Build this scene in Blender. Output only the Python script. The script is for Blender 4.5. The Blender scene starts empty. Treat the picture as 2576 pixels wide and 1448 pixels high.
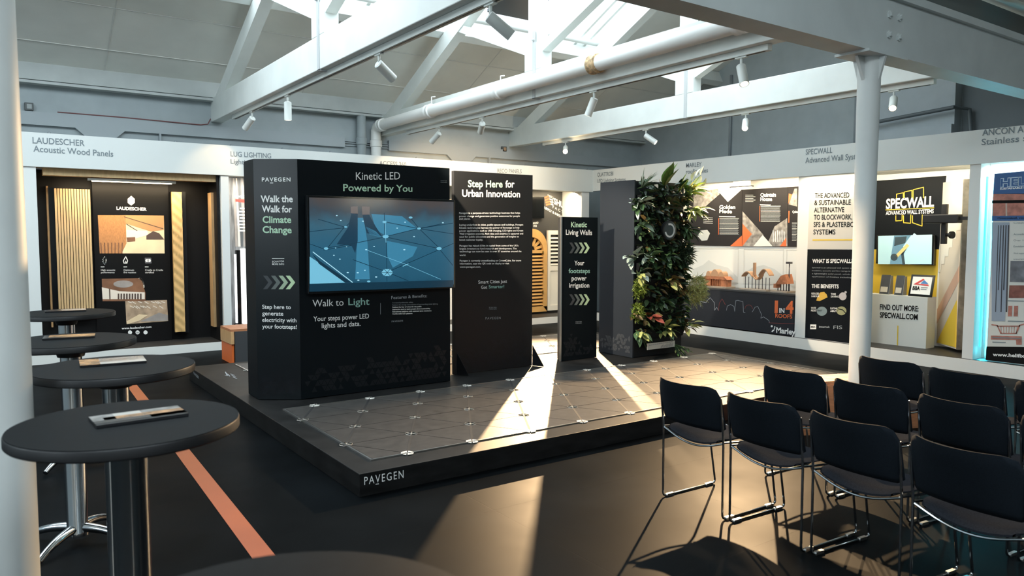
import bpy, bmesh, math, random
from mathutils import Vector, Matrix
V = Vector
scene = bpy.context.scene
COL = scene.collection
random.seed(7)

# ------------------------------------------------------------------ camera, world, daylight, exposure
CAM_H = 1.6
FPX = 1905.73
RM = ((0.819053, -0.573714, 0.002355), (-0.037676, -0.057883, -0.997612), (0.57248, 0.817008, -0.069024))
cd = bpy.data.cameras.new('camera')
cam = bpy.data.objects.new('camera', cd); COL.objects.link(cam)
cd.sensor_width = 36.0; cd.lens = 36.0 * FPX / 2576.0
cd.clip_start = 0.05; cd.clip_end = 200
r_, d_, f_ = V(RM[0]), V(RM[1]), V(RM[2])
cam.matrix_world = Matrix(((r_.x, -d_.x, -f_.x, 0), (r_.y, -d_.y, -f_.y, 0), (r_.z, -d_.z, -f_.z, CAM_H), (0, 0, 0, 1)))
cd.dof.use_dof = True; cd.dof.focus_distance = 6.6; cd.dof.aperture_fstop = 4.0
scene.camera = cam

w = bpy.data.worlds.new('daylight'); scene.world = w; w.use_nodes = True
bg = w.node_tree.nodes['Background']; bg.inputs[0].default_value = (0.80, 0.92, 1.0, 1); bg.inputs[1].default_value = 2.6

def area(name, loc, direction, sx, sy, power, color):
    l = bpy.data.lights.new(name, 'AREA'); l.shape = 'RECTANGLE'; l.size = sx; l.size_y = sy
    l.energy = power; l.color = color
    o = bpy.data.objects.new(name, l); COL.objects.link(o); o.location = loc
    z = -V(direction).normalized(); x = V((1, 0, 0)) if abs(z.x) < .9 else V((0, 1, 0)); x = (x - z * x.dot(z)).normalized(); y = z.cross(x)
    o.matrix_world = Matrix(((x.x, y.x, z.x, loc[0]), (x.y, y.y, z.y, loc[1]), (x.z, y.z, z.z, loc[2]), (0, 0, 0, 1)))
    return o
SL = 0.47                                   # roof slope
CZ0 = 3.75; YW = 11.85; YC = 3.3; RIDGE = 7.5
def ceil_z(y):
    if y >= RIDGE: return CZ0 + SL * (YW - y)
    if y >= YC - 0.15: return CZ0 + SL * (y - 3.15)
    if y >= -1.2: return CZ0 + SL * (3.15 - y)
    return CZ0 + SL * (y + 5.55)
DAY = (0.80, 0.93, 1.0)
area('daylight_over_display', (2.4, 8.75, ceil_z(8.75) + 0.12), (0, -0.43, -0.9), 12.4, 2.1, 215, DAY)
area('added_daylight_over_trusses', (2.4, 6.2, ceil_z(6.2) + 0.12), (0, 0.43, -0.9), 12.4, 2.0, 370, DAY)  # lamp of the added near-slope skylight, which is out of view
area('daylight_near_bay_north', (-.5, 0.3, ceil_z(0.3) + 0.1), (0, -0.43, -0.9), 7.0, 1.8, 30, DAY)
area('daylight_near_bay_south', (-.5, -2.6, ceil_z(-2.6) + 0.1), (0, 0.43, -0.9), 7.0, 1.8, 270, DAY)

scene.view_settings.view_transform = 'Standard'; scene.view_settings.look = 'None'
scene.view_settings.exposure = 0.0; scene.view_settings.gamma = 1.0; scene.view_settings.use_curve_mapping = False
scene.cycles.use_denoising = True
scene.cycles.max_bounces = 8; scene.cycles.diffuse_bounces = 4; scene.cycles.glossy_bounces = 4
scene.cycles.sample_clamp_indirect = 6.0; scene.cycles.caustics_reflective = False; scene.cycles.caustics_refractive = False

# ------------------------------------------------------------------ helpers
def ray(px, py): return r_ * ((px - 1288) / FPX) + d_ * ((py - 724) / FPX) + f_
EYE = V((0, 0, CAM_H))
def at(px, py, axis, val):                  # the place on a world plane that a reading of the photograph falls on
    d = ray(px, py); i = 'xyz'.index(axis); return EYE + d * ((val - EYE[i]) / d[i])

MATS = {}
def mat(name, col, rough=0.6, metal=0.0, emit=0.0, noise=0.0, scale=6.0, bump=0.0, spec=0.5, stretch=None, trans=0.0):
    if name in MATS: return MATS[name]
    m = bpy.data.materials.new(name); m.use_nodes = True; nt = m.node_tree; b = nt.nodes['Principled BSDF']
    c = (*col, 1)
    b.inputs['Base Color'].default_value = c; b.inputs['Roughness'].default_value = rough
    b.inputs['Metallic'].default_value = metal; b.inputs['Specular IOR Level'].default_value = spec
    if trans: b.inputs['Transmission Weight'].default_value = trans
    if emit: b.inputs['Emission Color'].default_value = c; b.inputs['Emission Strength'].default_value = emit
    if noise or bump:
        tc = nt.nodes.new('ShaderNodeTexCoord'); mp = nt.nodes.new('ShaderNodeMapping'); nz = nt.nodes.new('ShaderNodeTexNoise')
        nt.links.new(tc.outputs['Object'], mp.inputs[0]); nt.links.new(mp.outputs[0], nz.inputs['Vector'])
        if stretch: mp.inputs['Scale'].default_value = stretch
        nz.inputs['Scale'].default_value = scale; nz.inputs['Detail'].default_value = 5
        if noise:
            rp = nt.nodes.new('ShaderNodeValToRGB')
            rp.color_ramp.elements[0].position = 0.3; rp.color_ramp.elements[1].position = 0.7
            rp.color_ramp.elements[0].color = (*[max(0, x * (1 - noise)) for x in col], 1)
            rp.color_ramp.elements[1].color = (*[min(1, x * (1 + noise)) for x in col], 1)
            nt.links.new(nz.outputs[0], rp.inputs[0]); nt.links.new(rp.outputs[0], b.inputs['Base Color'])
        if bump:
            bp = nt.nodes.new('ShaderNodeBump'); bp.inputs['Strength'].default_value = bump; bp.inputs['Distance'].default_value = 0.01
            nt.links.new(nz.outputs[0], bp.inputs['Height']); nt.links.new(bp.outputs[0], b.inputs['Normal'])
    MATS[name] = m; return m
def grad(name, stops, axis, a, b_, emit=0.0, rough=0.5, noise=0.0, scale=3.0):   # printed or glowing colours that run along one world axis of a flat picture
    if name in MATS: return MATS[name]
    m = bpy.data.materials.new(name); m.use_nodes = True; nt = m.node_tree; p = nt.nodes['Principled BSDF']
    tc = nt.nodes.new('ShaderNodeTexCoord'); sp = nt.nodes.new('ShaderNodeSeparateXYZ'); mr = nt.nodes.new('ShaderNodeMapRange')
    nt.links.new(tc.outputs['Object'], sp.inputs[0]); nt.links.new(sp.outputs['XYZ'.index(axis)], mr.inputs[0])
    mr.inputs[1].default_value = a; mr.inputs[2].default_value = b_
    src = mr.outputs[0]
    if noise:
        nz = nt.nodes.new('ShaderNodeTexNoise'); nz.inputs['Scale'].default_value = scale; nz.inputs['Detail'].default_value = 6
        nt.links.new(tc.outputs['Object'], nz.inputs['Vector'])
        ma = nt.nodes.new('ShaderNodeMath'); ma.operation = 'MULTIPLY_ADD'; ma.inputs[1].default_value = noise
        ad = nt.nodes.new('ShaderNodeMath'); ad.operation = 'SUBTRACT'; ad.inputs[1].default_value = 0.5
        nt.links.new(nz.outputs[0], ad.inputs[0]); nt.links.new(ad.outputs[0], ma.inputs[0]); nt.links.new(src, ma.inputs[2]); src = ma.outputs[0]
    rp = nt.nodes.new('ShaderNodeValToRGB'); e = rp.color_ramp.elements
    while len(e) < len(stops): e.new(0.5)
    for k, (t, c) in enumerate(stops): e[k].position = t; e[k].color = (*c, 1)
    nt.links.new(src, rp.inputs[0]); nt.links.new(rp.outputs[0], p.inputs['Base Color']); p.inputs['Roughness'].default_value = rough
    if emit:
        nt.links.new(rp.outputs[0], p.inputs['Emission Color']); p.inputs['Emission Strength'].default_value = emit
        p.inputs['Base Color'].default_value = (0.01, 0.01, 0.01, 1); nt.links.remove(p.inputs['Base Color'].links[0])
    MATS[name] = m; return m

class MB:
    def __init__(s): s.bm = bmesh.new(); s.mats = []
    def mi(s, m):
        if m is None: return 0
        if m not in s.mats: s.mats.append(m)
        return s.mats.index(m)
    def face(s, pts, m=None, smooth=False):
        f = s.bm.faces.new([s.bm.verts.new(p) for p in pts]); f.material_index = s.mi(m); f.smooth = smooth; return f
    def hexa(s, c, m=None):                 # eight corners: bottom four, top four
        v = [s.bm.verts.new(p) for p in c]
        for q in ((3, 2, 1, 0), (4, 5, 6, 7), (0, 1, 5, 4), (1, 2, 6, 5), (2, 3, 7, 6), (3, 0, 4, 7)):
            s.bm.faces.new([v[k] for k in q]).material_index = s.mi(m)
        return s
    def box(s, x0, x1, y0, y1, z0, z1, m=None):
        return s.hexa([(x0, y0, z0), (x1, y0, z0), (x1, y1, z0), (x0, y1, z0), (x0, y0, z1), (x1, y0, z1), (x1, y1, z1), (x0, y1, z1)], m)
    def beam(s, a, b, w, h, up=(0, 0, 1), m=None):
        a, b = V(a), V(b); t = (b - a).normalized(); u = V(up); sd = t.cross(u).normalized(); u = sd.cross(t)
        return s.hexa([p + sd * (w / 2 * i) + u * (h / 2 * j) for p, i, j in ((a, -1, -1), (a, 1, -1), (b, 1, -1), (b, -1, -1), (a, -1, 1), (a, 1, 1), (b, 1, 1), (b, -1, 1))], m)
    def prism(s, pts, vec, m=None):         # a flat outline pushed along vec
        vec = V(vec); a = [s.bm.verts.new(V(p)) for p in pts]; b = [s.bm.verts.new(V(p) + vec) for p in pts]; n = len(pts); k = s.mi(m)
        s.bm.faces.new(a).material_index = k; s.bm.faces.new(b[::-1]).material_index = k
        for i in range(n): s.bm.faces.new([a[i], b[i], b[(i + 1) % n], a[(i + 1) % n]]).material_index = k
        return s
    def tube(s, pts, r, seg=8, m=None, closed=False, rs=None):
        pts = [V(p) for p in pts]; n = len(pts); rings = []; k = s.mi(m); prev = None
        for i, p in enumerate(pts):
            if closed: t = (pts[(i + 1) % n] - pts[i - 1]).normalized()
            else: t = (pts[min(i + 1, n - 1)] - pts[max(i - 1, 0)]).normalized()
            if prev is None: u = t.orthogonal().normalized()
            else: u = (prev - t * prev.dot(t)).normalized()
            prev = u; q = t.cross(u); rr = rs[i] if rs else r
            rings.append([s.bm.verts.new(p + (u * math.cos(2 * math.pi * j / seg) + q * math.sin(2 * math.pi * j / seg)) * rr) for j in range(seg)])
        for i in range(n if closed else n - 1):
            A, B = rings[i], rings[(i + 1) % n]
            for j in range(seg):
                f = s.bm.faces.new([A[j], A[(j + 1) % seg], B[(j + 1) % seg], B[j]]); f.smooth = True; f.material_index = k
        if not closed:
            s.bm.faces.new(rings[0][::-1]).material_index = k; s.bm.faces.new(rings[-1]).material_index = k
        return s
    def lathe(s, prof, o=(0, 0, 0), seg=32, m=None, axis=None):
        o = V(o); k = s.mi(m); rings = []
        z = V(axis).normalized() if axis else V((0, 0, 1)); x = z.orthogonal().normalized(); y = z.cross(x)
        for r, h in prof:
            rings.append([s.bm.verts.new(o + z * h + (x * math.cos(2 * math.pi * j / seg) + y * math.sin(2 * math.pi * j / seg)) * max(r, 1e-5)) for j in range(seg)])
        for A, B in zip(rings, rings[1:]):
            for j in range(seg):
                f = s.bm.faces.new([A[j], A[(j + 1) % seg], B[(j + 1) % seg], B[j]]); f.smooth = True; f.material_index = k
        s.bm.faces.new(rings[0][::-1]).material_index = k; s.bm.faces.new(rings[-1]).material_index = k
        return s
    def build(s, name, m=None, parent=None, origin=None, bevel=0.0, auto=40):
        me = bpy.data.meshes.new(name); bm = s.bm
        bmesh.ops.remove_doubles(bm, verts=bm.verts, dist=1e-6)
        bmesh.ops.recalc_face_normals(bm, faces=bm.faces)
        if bevel:
            es = [e for e in bm.edges if len(e.link_faces) == 2 and e.calc_face_angle(0) > 0.6]
            bmesh.ops.bevel(bm, geom=es, offset=bevel, segments=2, profile=0.5, affect='EDGES')
        if auto:
            for e in bm.edges:
                if len(e.link_faces) == 2 and e.calc_face_angle(0) > math.radians(auto): e.smooth = False
        if origin is not None: bmesh.ops.translate(bm, verts=bm.verts, vec=-V(origin))
        bm.to_mesh(me); bm.free()
        for x in (s.mats or [m]): me.materials.append(x)
        o = bpy.data.objects.new(name, me); COL.objects.link(o)
        if parent is not None: o.parent = parent
        if origin is not None: o.location = origin
        return o
def tag(o, label, cat, group=None, kind=None):
    if label: o['label'] = label
    if cat: o['category'] = cat
    if group: o['group'] = group
    if kind: o['kind'] = kind
    return o
def thing(name, label, cat, group=None, loc=(0, 0, 0), rz=0.0):
    o = bpy.data.objects.new(name, None); COL.objects.link(o); o.location = loc; o.rotation_euler = (0, 0, rz); o.empty_display_size = 0.1
    return tag(o, label, cat, group)
def dup(root, loc=None, rz=None, label=None):
    c = root.copy(); COL.objects.link(c)
    if loc is not None: c.location = loc
    if rz is not None: c.rotation_euler = (0, 0, rz)
    if label: c['label'] = label
    for ch in list(root.children):
        k = ch.copy(); COL.objects.link(k); k.parent = c
        for g in list(ch.children):
            q = g.copy(); COL.objects.link(q); q.parent = k
    return c
def rel(parent, o):                          # keep world place when the parent stands off the origin
    o.parent = parent; o.matrix_parent_inverse = Matrix.LocRotScale(parent.location, parent.rotation_euler, None).inverted(); return o
def struct(o, label=None, cat='structure'): return tag(o, label, cat, None, 'structure')

FONTCACHE = {}
def text_mesh(s, bold=0.0, space=1.0):
    key = (s, bold, space)
    if key in FONTCACHE: return FONTCACHE[key]
    cu = bpy.data.curves.new('lettering', 'FONT'); cu.body = s; cu.offset = bold; cu.resolution_u = 3; cu.space_character = space
    o = bpy.data.objects.new('lettering', cu); COL.objects.link(o)
    dg = bpy.context.evaluated_depsgraph_get(); me = o.evaluated_get(dg).to_mesh()
    vs = [v.co.copy() for v in me.vertices]; fs = [tuple(p.vertices) for p in me.polygons]
    o.evaluated_get(dg).to_mesh_clear(); bpy.data.objects.remove(o); bpy.data.curves.remove(cu)
    x0 = min(v.x for v in vs); x1 = max(v.x for v in vs)
    FONTCACHE[key] = (vs, fs, x0, x1); return FONTCACHE[key]
CAPH = 0.72
class Board:                                 # a flat printed face: o any point on it, u to the viewer's right, n towards the viewer
    zmin = -9; ymin = -99
    def __init__(s, o, u, n, parent): s.o, s.u, s.n, s.p = V(o), V(u).normalized(), V(n).normalized(), parent; s.v = s.n.cross(s.u); s.k = {}
    def mb(s, child): return s.k.setdefault(child, MB())
    def px(s, x, y, lift=0.0):
        d = ray(x, y); o = s.o + s.n * lift; t = (o - EYE).dot(s.n) / d.dot(s.n); p = EYE + d * t
        if p.z < s.zmin: p.z = s.zmin
        if p.y < s.ymin: p.y = s.ymin
        return p
    def poly(s, child, pts, m, lift=0.0025): s.mb(child).face([s.px(x, y) + s.n * lift for x, y in pts], m); return s
    def uvpoly(s, child, pts, m, lift=0.002): s.mb(child).face([s.o + s.u * a + s.v * b + s.n * lift for a, b in pts], m)
    def line(s, child, pts, wpx, m, lift=0.003):
        q = [s.px(x, y) for x, y in pts]
        for a, b in zip(q, q[1:]):
            t = (b - a).normalized(); d = s.n.cross(t) * (wpx * (a - EYE).length / FPX / 2); t = t * d.length * 0.6
            s.mb(child).face([p + s.n * lift for p in (a - d - t, b - d + t, b + d + t, a + d - t)], m)
        return s
    def disc(s, child, x, y, rx, ry, m, lift=0.003, seg=20, a0=0, a1=360):
        s.poly(child, [(x + rx * math.cos(math.radians(a0 + (a1 - a0) * k / seg)), y + ry * math.sin(math.radians(a0 + (a1 - a0) * k / seg))) for k in range(seg if a1 - a0 == 360 else seg + 1)], m, lift)
    def arc(s, child, x, y, rx, ry, a0, a1, wpx, m, lift=0.003, seg=16):
        s.line(child, [(x + rx * math.cos(math.radians(a0 + (a1 - a0) * k / seg)), y + ry * math.sin(math.radians(a0 + (a1 - a0) * k / seg))) for k in range(seg + 1)], wpx, m, lift)
    def text(s, child, t, xl, yl, xr, yr, cap, m, bold=0.0, space=1.0, lift=0.003):
        a, b = s.px(xl, yl), s.px(xr, yr); c = s.px(xl, yl - cap)
        U = b - a; wdt = U.length; U.normalize(); ht = (c - a).length; Vv = s.v
        vs, fs, x0, x1 = text_mesh(t, bold, space); sx = wdt / (x1 - x0); sy = ht / CAPH; k = s.mb(child); mi = k.mi(m)
        nv = [k.bm.verts.new(a + U * ((p.x - x0) * sx) + Vv * (p.y * sy) + s.n * lift) for p in vs]
        for f in fs:
            try: k.bm.faces.new([nv[i] for i in f]).material_index = mi
            except ValueError: pass
        return s
    def done(s):
        for name, k in s.k.items(): k.build_flat(name, s.n, s.p, s.u, s.v)
        s.k = {}
def build_flat(s, name, n, parent, u, v):    # what lies apart on the board becomes a part of its own
    s.bm.normal_update(); s.bm.faces.ensure_lookup_table(); s.bm.verts.index_update(); gap = .022; fs = list(s.bm.faces)
    bx = [(min(w.co.dot(u) for w in f.verts), max(w.co.dot(u) for w in f.verts), min(w.co.dot(v) for w in f.verts), max(w.co.dot(v) for w in f.verts)) for f in fs]
    if name == 'triangle_pattern': groups = [list(range(len(fs)))]
    else:
        groups = []; rects = []
        for i, r in enumerate(bx):
            hit = [k for k, q in enumerate(rects) if q and r[0] < q[1] + gap and r[1] > q[0] - gap and r[2] < q[3] + gap and r[3] > q[2] - gap]
            g = [i]; R_ = r
            while hit:
                for k in hit: g += groups[k]; q = rects[k]; R_ = (min(R_[0], q[0]), max(R_[1], q[1]), min(R_[2], q[2]), max(R_[3], q[3])); groups[k] = []; rects[k] = None
                hit = [k for k, q in enumerate(rects) if q and R_[0] < q[1] + gap and R_[1] > q[0] - gap and R_[2] < q[3] + gap and R_[3] > q[2] - gap]
            groups.append(g); rects.append(R_)
    for g in groups:
        if not g: continue
        me = bpy.data.meshes.new(name); ids = {}; co = []; pol = []; mi = []
        for i in g:
            f = fs[i]; q = []
            for w in f.verts:
                if w.index not in ids: ids[w.index] = len(co); co.append(w.co[:])
                q.append(ids[w.index])
            pol.append(q if f.normal.dot(n) > 0 else q[::-1]); mi.append(f.material_index)
        used = sorted(set(mi)); me.from_pydata(co, [], pol)
        for x in used: me.materials.append(s.mats[x])
        me.polygons.foreach_set('material_index', [used.index(x) for x in mi]); me.update()
        o = bpy.data.objects.new(name, me); COL.objects.link(o)
        if parent is not None: rel(parent, o)
    s.bm.free()
MB.build_flat = build_flat
def wallA(y, parent): return Board((0, y, 0), (1, 0, 0), (0, -1, 0), parent)
def wallB(x, parent): return Board((x, 0, 0), (0, -1, 0), (-1, 0, 0), parent)

# ------------------------------------------------------------------ materials
WHITE = mat('white_paint', (0.78, 0.80, 0.77), 0.55, noise=0.04, scale=3)
HEADER = mat('fascia_white', (0.70, 0.73, 0.71), 0.5)
GREYW = mat('grey_painted_brick', (0.34, 0.385, 0.40), 0.7, noise=0.06, scale=4, bump=0.15)
CEIL = mat('ceiling_board', (0.80, 0.80, 0.74), 0.8, noise=0.05, scale=2)
BLACK = mat('black_laminate', (0.006, 0.007, 0.009), 0.45, spec=.3)
BLACKG = mat('black_gloss', (0.006, 0.007, 0.008), 0.12)
DKPANEL = mat('dark_print', (0.0025, 0.005, 0.007), 0.5, spec=.14)
PLAT = mat('platform_stain', (0.009, 0.009, 0.009), 0.5, spec=.2, noise=0.5, scale=5, stretch=(1, 1, 4), bump=0.1)
TXW = mat('white_print', (0.86, 0.86, 0.83), 0.6)
TXG = mat('green_print', (0.50, 0.72, 0.52), 0.6)
TXT = mat('teal_print', (0.30, 0.52, 0.45), 0.6)
TXGREY = mat('grey_lettering', (0.19, 0.23, 0.25), 0.6)
TXDIM = mat('faint_print', (0.30, 0.33, 0.35), 0.6)
PATT = mat('triangle_print', (0.0065, 0.0085, 0.011), 0.4, spec=.3)
CHROME = mat('chrome', (0.62, 0.64, 0.66), 0.12, 1.0)
ALU = mat('brushed_aluminium', (0.70, 0.69, 0.66), 0.3, 1.0)
FABRIC = mat('charcoal_fabric', (0.007, 0.010, 0.014), 0.85, noise=0.2, scale=200, bump=0.1, spec=0.1)
FABSEAT = mat('seat_fabric', (0.019, 0.021, 0.026), 0.9, noise=0.2, scale=150, spec=0.0)
OAK = mat('oak', (0.52, 0.32, 0.15), 0.5, noise=0.18, scale=6, stretch=(6, 6, 1))
OAKL = mat('pale_oak', (0.62, 0.43, 0.22), 0.5, noise=0.12, scale=5, stretch=(6, 6, 1))
SLATW = mat('bench_slat', (0.40, 0.17, 0.08), 0.5, noise=0.2, scale=8, stretch=(1, 8, 8))
ORANGE = mat('orange_vinyl', (0.31, 0.075, 0.02), 0.5, noise=0.08, scale=3)
ORPANEL = mat('orange_panel', (0.65, 0.14, 0.03), 0.5)
YELLOW = mat('yellow_panel', (0.72, 0.50, 0.05), 0.5)
LENS = mat('lamp_lens', (1.0, 0.80, 0.52), 0.3, emit=30)
LENSOFF = mat('lamp_lens_dim', (1.0, 0.93, 0.82), 0.3, emit=4)
LEDW = mat('led_strip', (1.0, 0.80, 0.50), 0.3, emit=14)
def floor_mat():
    m = mat('dark_floor', (0.0042, 0.0052, 0.0060), 0.36, spec=.015, noise=0.35, scale=1.6)
    nt = m.node_tree; b = nt.nodes['Principled BSDF']
    tc = nt.nodes.new('ShaderNodeTexCoord'); br = nt.nodes.new('ShaderNodeTexBrick'); br.offset = 0.0; br.inputs['Scale'].default_value = 1.0
    br.inputs['Brick Width'].default_value = 1.2; br.inputs['Row Height'].default_value = 1.2; br.inputs['Mortar Size'].default_value = 0.004
    nt.links.new(tc.outputs['Object'], br.inputs[0])
    nz = nt.nodes.new('ShaderNodeTexNoise'); nz.inputs['Scale'].default_value = 2.3; nz.inputs['Detail'].default_value = 8
    nt.links.new(tc.outputs['Object'], nz.inputs['Vector'])
    mr = nt.nodes.new('ShaderNodeMapRange'); mr.inputs[3].default_value = 0.36; mr.inputs[4].default_value = 0.52
    nt.links.new(nz.outputs[0], mr.inputs[0]); nt.links.new(mr.outputs[0], b.inputs['Roughness'])
    bp = nt.nodes.new('ShaderNodeBump'); bp.invert = True; bp.inputs['Strength'].default_value = 0.5; bp.inputs['Distance'].default_value = 0.002
    nt.links.new(br.outputs['Fac'], bp.inputs['Height']); nt.links.new(bp.outputs[0], b.inputs['Normal'])
    return m
FLOOR = floor_mat()

# ------------------------------------------------------------------ the room
GLASS = bpy.data.materials.new('roof_glass'); GLASS.use_nodes = True; nt = GLASS.node_tree
for n in list(nt.nodes): nt.nodes.remove(n)
mo = nt.nodes.new('ShaderNodeOutputMaterial'); mx = nt.nodes.new('ShaderNodeMixShader'); tr = nt.nodes.new('ShaderNodeBsdfTransparent'); gl = nt.nodes.new('ShaderNodeBsdfGlossy')
gl.inputs['Roughness'].default_value = 0.05; mx.inputs[0].default_value = 0.06
nt.links.new(tr.outputs[0], mx.inputs[1]); nt.links.new(gl.outputs[0], mx.inputs[2]); nt.links.new(mx.outputs[0], mo.inputs[0])
XR = 11.65; XL = -5.0; YB = -5.4
struct(MB().box(XL, XR + 0.3, YB, YW + 0.3, -0.12, 0).build('floor', FLOOR), 'dark grey hard floor of the showroom', 'floor')
struct(MB().box(XL, XR + 0.3, YW, YW + 0.2, 0, 3.95).build('wall_back', GREYW), 'grey painted wall above the long exhibit fascia', 'wall')
gm = MB().prism([(XR, YB, 0), (XR, YW + 0.2, 0), (XR, YW + 0.2, 3.9), (XR, RIDGE, 6.0), (XR, 3.15, 3.9), (XR, -1.2, 6.0), (XR, YB, 3.9)], (0.25, 0, 0))
struct(gm.build('wall_right', GREYW), 'grey painted gable wall above the right exhibits', 'wall')
gm = MB(); WZ0, WZ1 = 2.15, 3.6
gm.prism([(XL, YB, WZ1), (XL, YW + 0.2, WZ1), (XL, YW + 0.2, 3.9), (XL, RIDGE, 6.0), (XL, 3.15, 3.9), (XL, -1.2, 6.0), (XL, YB, 3.9)], (-0.2, 0, 0))
gm.box(XL - .2, XL, YB, YW + .2, 0, WZ0)
for y0, y1 in ((YB, .2), (2.0, 4.0), (5.6, YW + .2)): gm.box(XL - .2, XL, y0, y1, WZ0, WZ1)
struct(gm.build('wall_left', GREYW), 'grey wall on the left of the hall, out of the picture', 'wall')
for k, (y0, y1) in enumerate(((.2, 2.0), (4.0, 5.6))):  # unseen windows and their lamps, added for left-hand light and reflections
    o = thing('window_%d' % (5 + k), 'unseen tall window added in the left wall for side light, ' + ('nearer' if k == 0 else 'farther') + ' of two', 'window'); o['kind'] = 'structure'
    fr = MB()
    for y in (y0, (y0 + y1) / 2, y1): fr.box(XL - .12, XL - .06, y - .03, y + .03, WZ0, WZ1)
    for z in (WZ0, 2.9, WZ1): fr.box(XL - .12, XL - .06, y0, y1, z - .03, z + .03)
    fr.build('frame', WHITE, o); g = MB(); g.face([(XL - .09, y0, WZ0), (XL - .09, y1, WZ0), (XL - .09, y1, WZ1), (XL - .09, y0, WZ1)]); g.build('pane', GLASS, o)
    area('added_daylight_left', (XL - .15, (y0 + y1) / 2, 2.88), (1, 0, -.001), 1.6, 1.4, 60, DAY)
struct(MB().box(XL, XR + 0.3, YB - 0.2, YB, 0, 3.95).build('wall_front', GREYW), 'grey wall behind the viewer', 'wall')
def slab(mb, x0, x1, y0, y1, m=None):
    y0 = y0 + 1e-4; y1 = y1 - 1e-4; a, b = ceil_z(y0), ceil_z(y1); t = 0.12
    mb.hexa([(x0, y0, a), (x1, y0, a), (x1, y1, b), (x0, y1, b), (x0, y0, a + t), (x1, y0, a + t), (x1, y1, b + t), (x0, y1, b + t)], m)
SKX0, SKX1, SKY0, SKY1 = -3.9, 8.72, 7.72, 9.82
NKX0, NKX1 = -4.2, 3.2
c = MB()
slab(c, XL, XR + 0.2, SKY1, YW + 0.2); slab(c, XL, SKX0, SKY0, SKY1); slab(c, SKX1, XR + 0.2, SKY0, SKY1); slab(c, XL, XR + 0.2, RIDGE, SKY0)
slab(c, XL, XR + 0.2, 3.15, 5.2); slab(c, XL, XR + 0.2, 7.28, RIDGE); slab(c, XL, SKX0, 5.2, 7.28); slab(c, SKX1, XR + 0.2, 5.2, 7.28)
for ya, yb, s0, s1 in ((-1.2, 3.15, -0.6, 1.2), (YB, -1.2, -3.5, -1.7)):
    slab(c, XL, XR + 0.2, ya, s0); slab(c, XL, XR + 0.2, s1, yb); slab(c, XL, NKX0, s0, s1); slab(c, NKX1, XR + 0.2, s0, s1)
ceiling = struct(c.build('ceiling', CEIL), 'sloping grey boarded ceiling above the white trusses', 'ceiling')
sm = MB()
for y in (11.3, 10.55): sm.beam((XL, y, ceil_z(y) - 0.004), (XR, y, ceil_z(y) - 0.004), 0.02, 0.008)
for x in (1.46, 4.2, 6.9, 9.6): sm.beam((x, YW, ceil_z(YW) - 0.003), (x, SKY1 + 0.05, ceil_z(SKY1 + 0.05) - 0.003), 0.012, 0.006)
rel(ceiling, sm.build('cover_strip', mat('seam_paint', (0.70, 0.70, 0.66), 0.8)))
def skylight(name, x0, x1, y0, y1, bars, label):
    o = thing(name, label, 'window'); o['kind'] = 'structure'
    fr = MB()
    def P(x, y, dz=0.06): return (x, y, ceil_z(y) + dz)
    for x in bars: fr.beam(P(x, y0), P(x, y1), 0.05, 0.10)
    for y in (y0, y1): fr.beam(P(x0, y), P(x1, y), 0.06, 0.12)
    fr.build('glazing_bar', WHITE, o)
    g = MB(); g.face([P(x0, y0, .2), P(x1, y0, .2), P(x1, y1, .2), P(x0, y1, .2)]); g.build('pane', GLASS, o)
    return o
sk = skylight('window_1', SKX0, SKX1, SKY0, SKY1, (SKX0, -1.5, .5, 3.3, 4.45, 5.55, 8.1, 8.3, SKX1), 'bright white skylight in the roof slope above the trusses')
vent = MB()
va, vb = V((6.15, 9.42, ceil_z(9.42) - 0.06)), V((6.15, 8.5, ceil_z(8.5) - 0.16))
vent.hexa([va, va + V((0.75, 0, 0)), vb + V((0.75, 0, 0)), vb, va + V((0, 0, .04)), va + V((.75, 0, .04)), vb + V((.75, 0, .04)), vb + V((0, 0, .04))])
vv = vent.build('opening_vent', mat('vent_blind', (0.012, 0.03, 0.045), 0.4), sk)
skylight('window_4', SKX0, SKX1, 5.2, 7.28, (SKX0, -1.5, .8, 3.1, 5.1, 6.9, SKX1), 'unseen skylight added in the near roof slope to light the ceiling and trusses')  # out of view, added to brighten the far ceiling, back wall and trusses
skylight('window_2', NKX0, NKX1, -0.6, 1.2, (NKX0, -1.8, .7, NKX1), 'skylight in the roof bay over the viewer, facing the display')
skylight('window_3', NKX0, NKX1, -3.5, -1.7, (NKX0, -1.8, .7, NKX1), 'skylight in the roof bay behind the viewer')

o = thing('lit_sign', 'glowing white company sign on the wall behind the viewer, mirrored in the television', 'sign')
vs, fs, x0, x1 = text_mesh('Grestec', .03); sg = MB(); nv = [sg.bm.verts.new((8.9 - (p.x - x0) / (x1 - x0) * 1.3, YB + .06, 2.42 + p.y * .40)) for p in vs]
for f in fs: sg.bm.faces.new([nv[i] for i in f])
sg.build('letters', mat('sign_glow', (1, .95, .75), .4, emit=16), o, auto=0); MB().box(6.9, 9.3, YB, YB + .05, 2.25, 2.85).build('backboard', mat('sign_board', (.05, .05, .05), .5), o)
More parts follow.
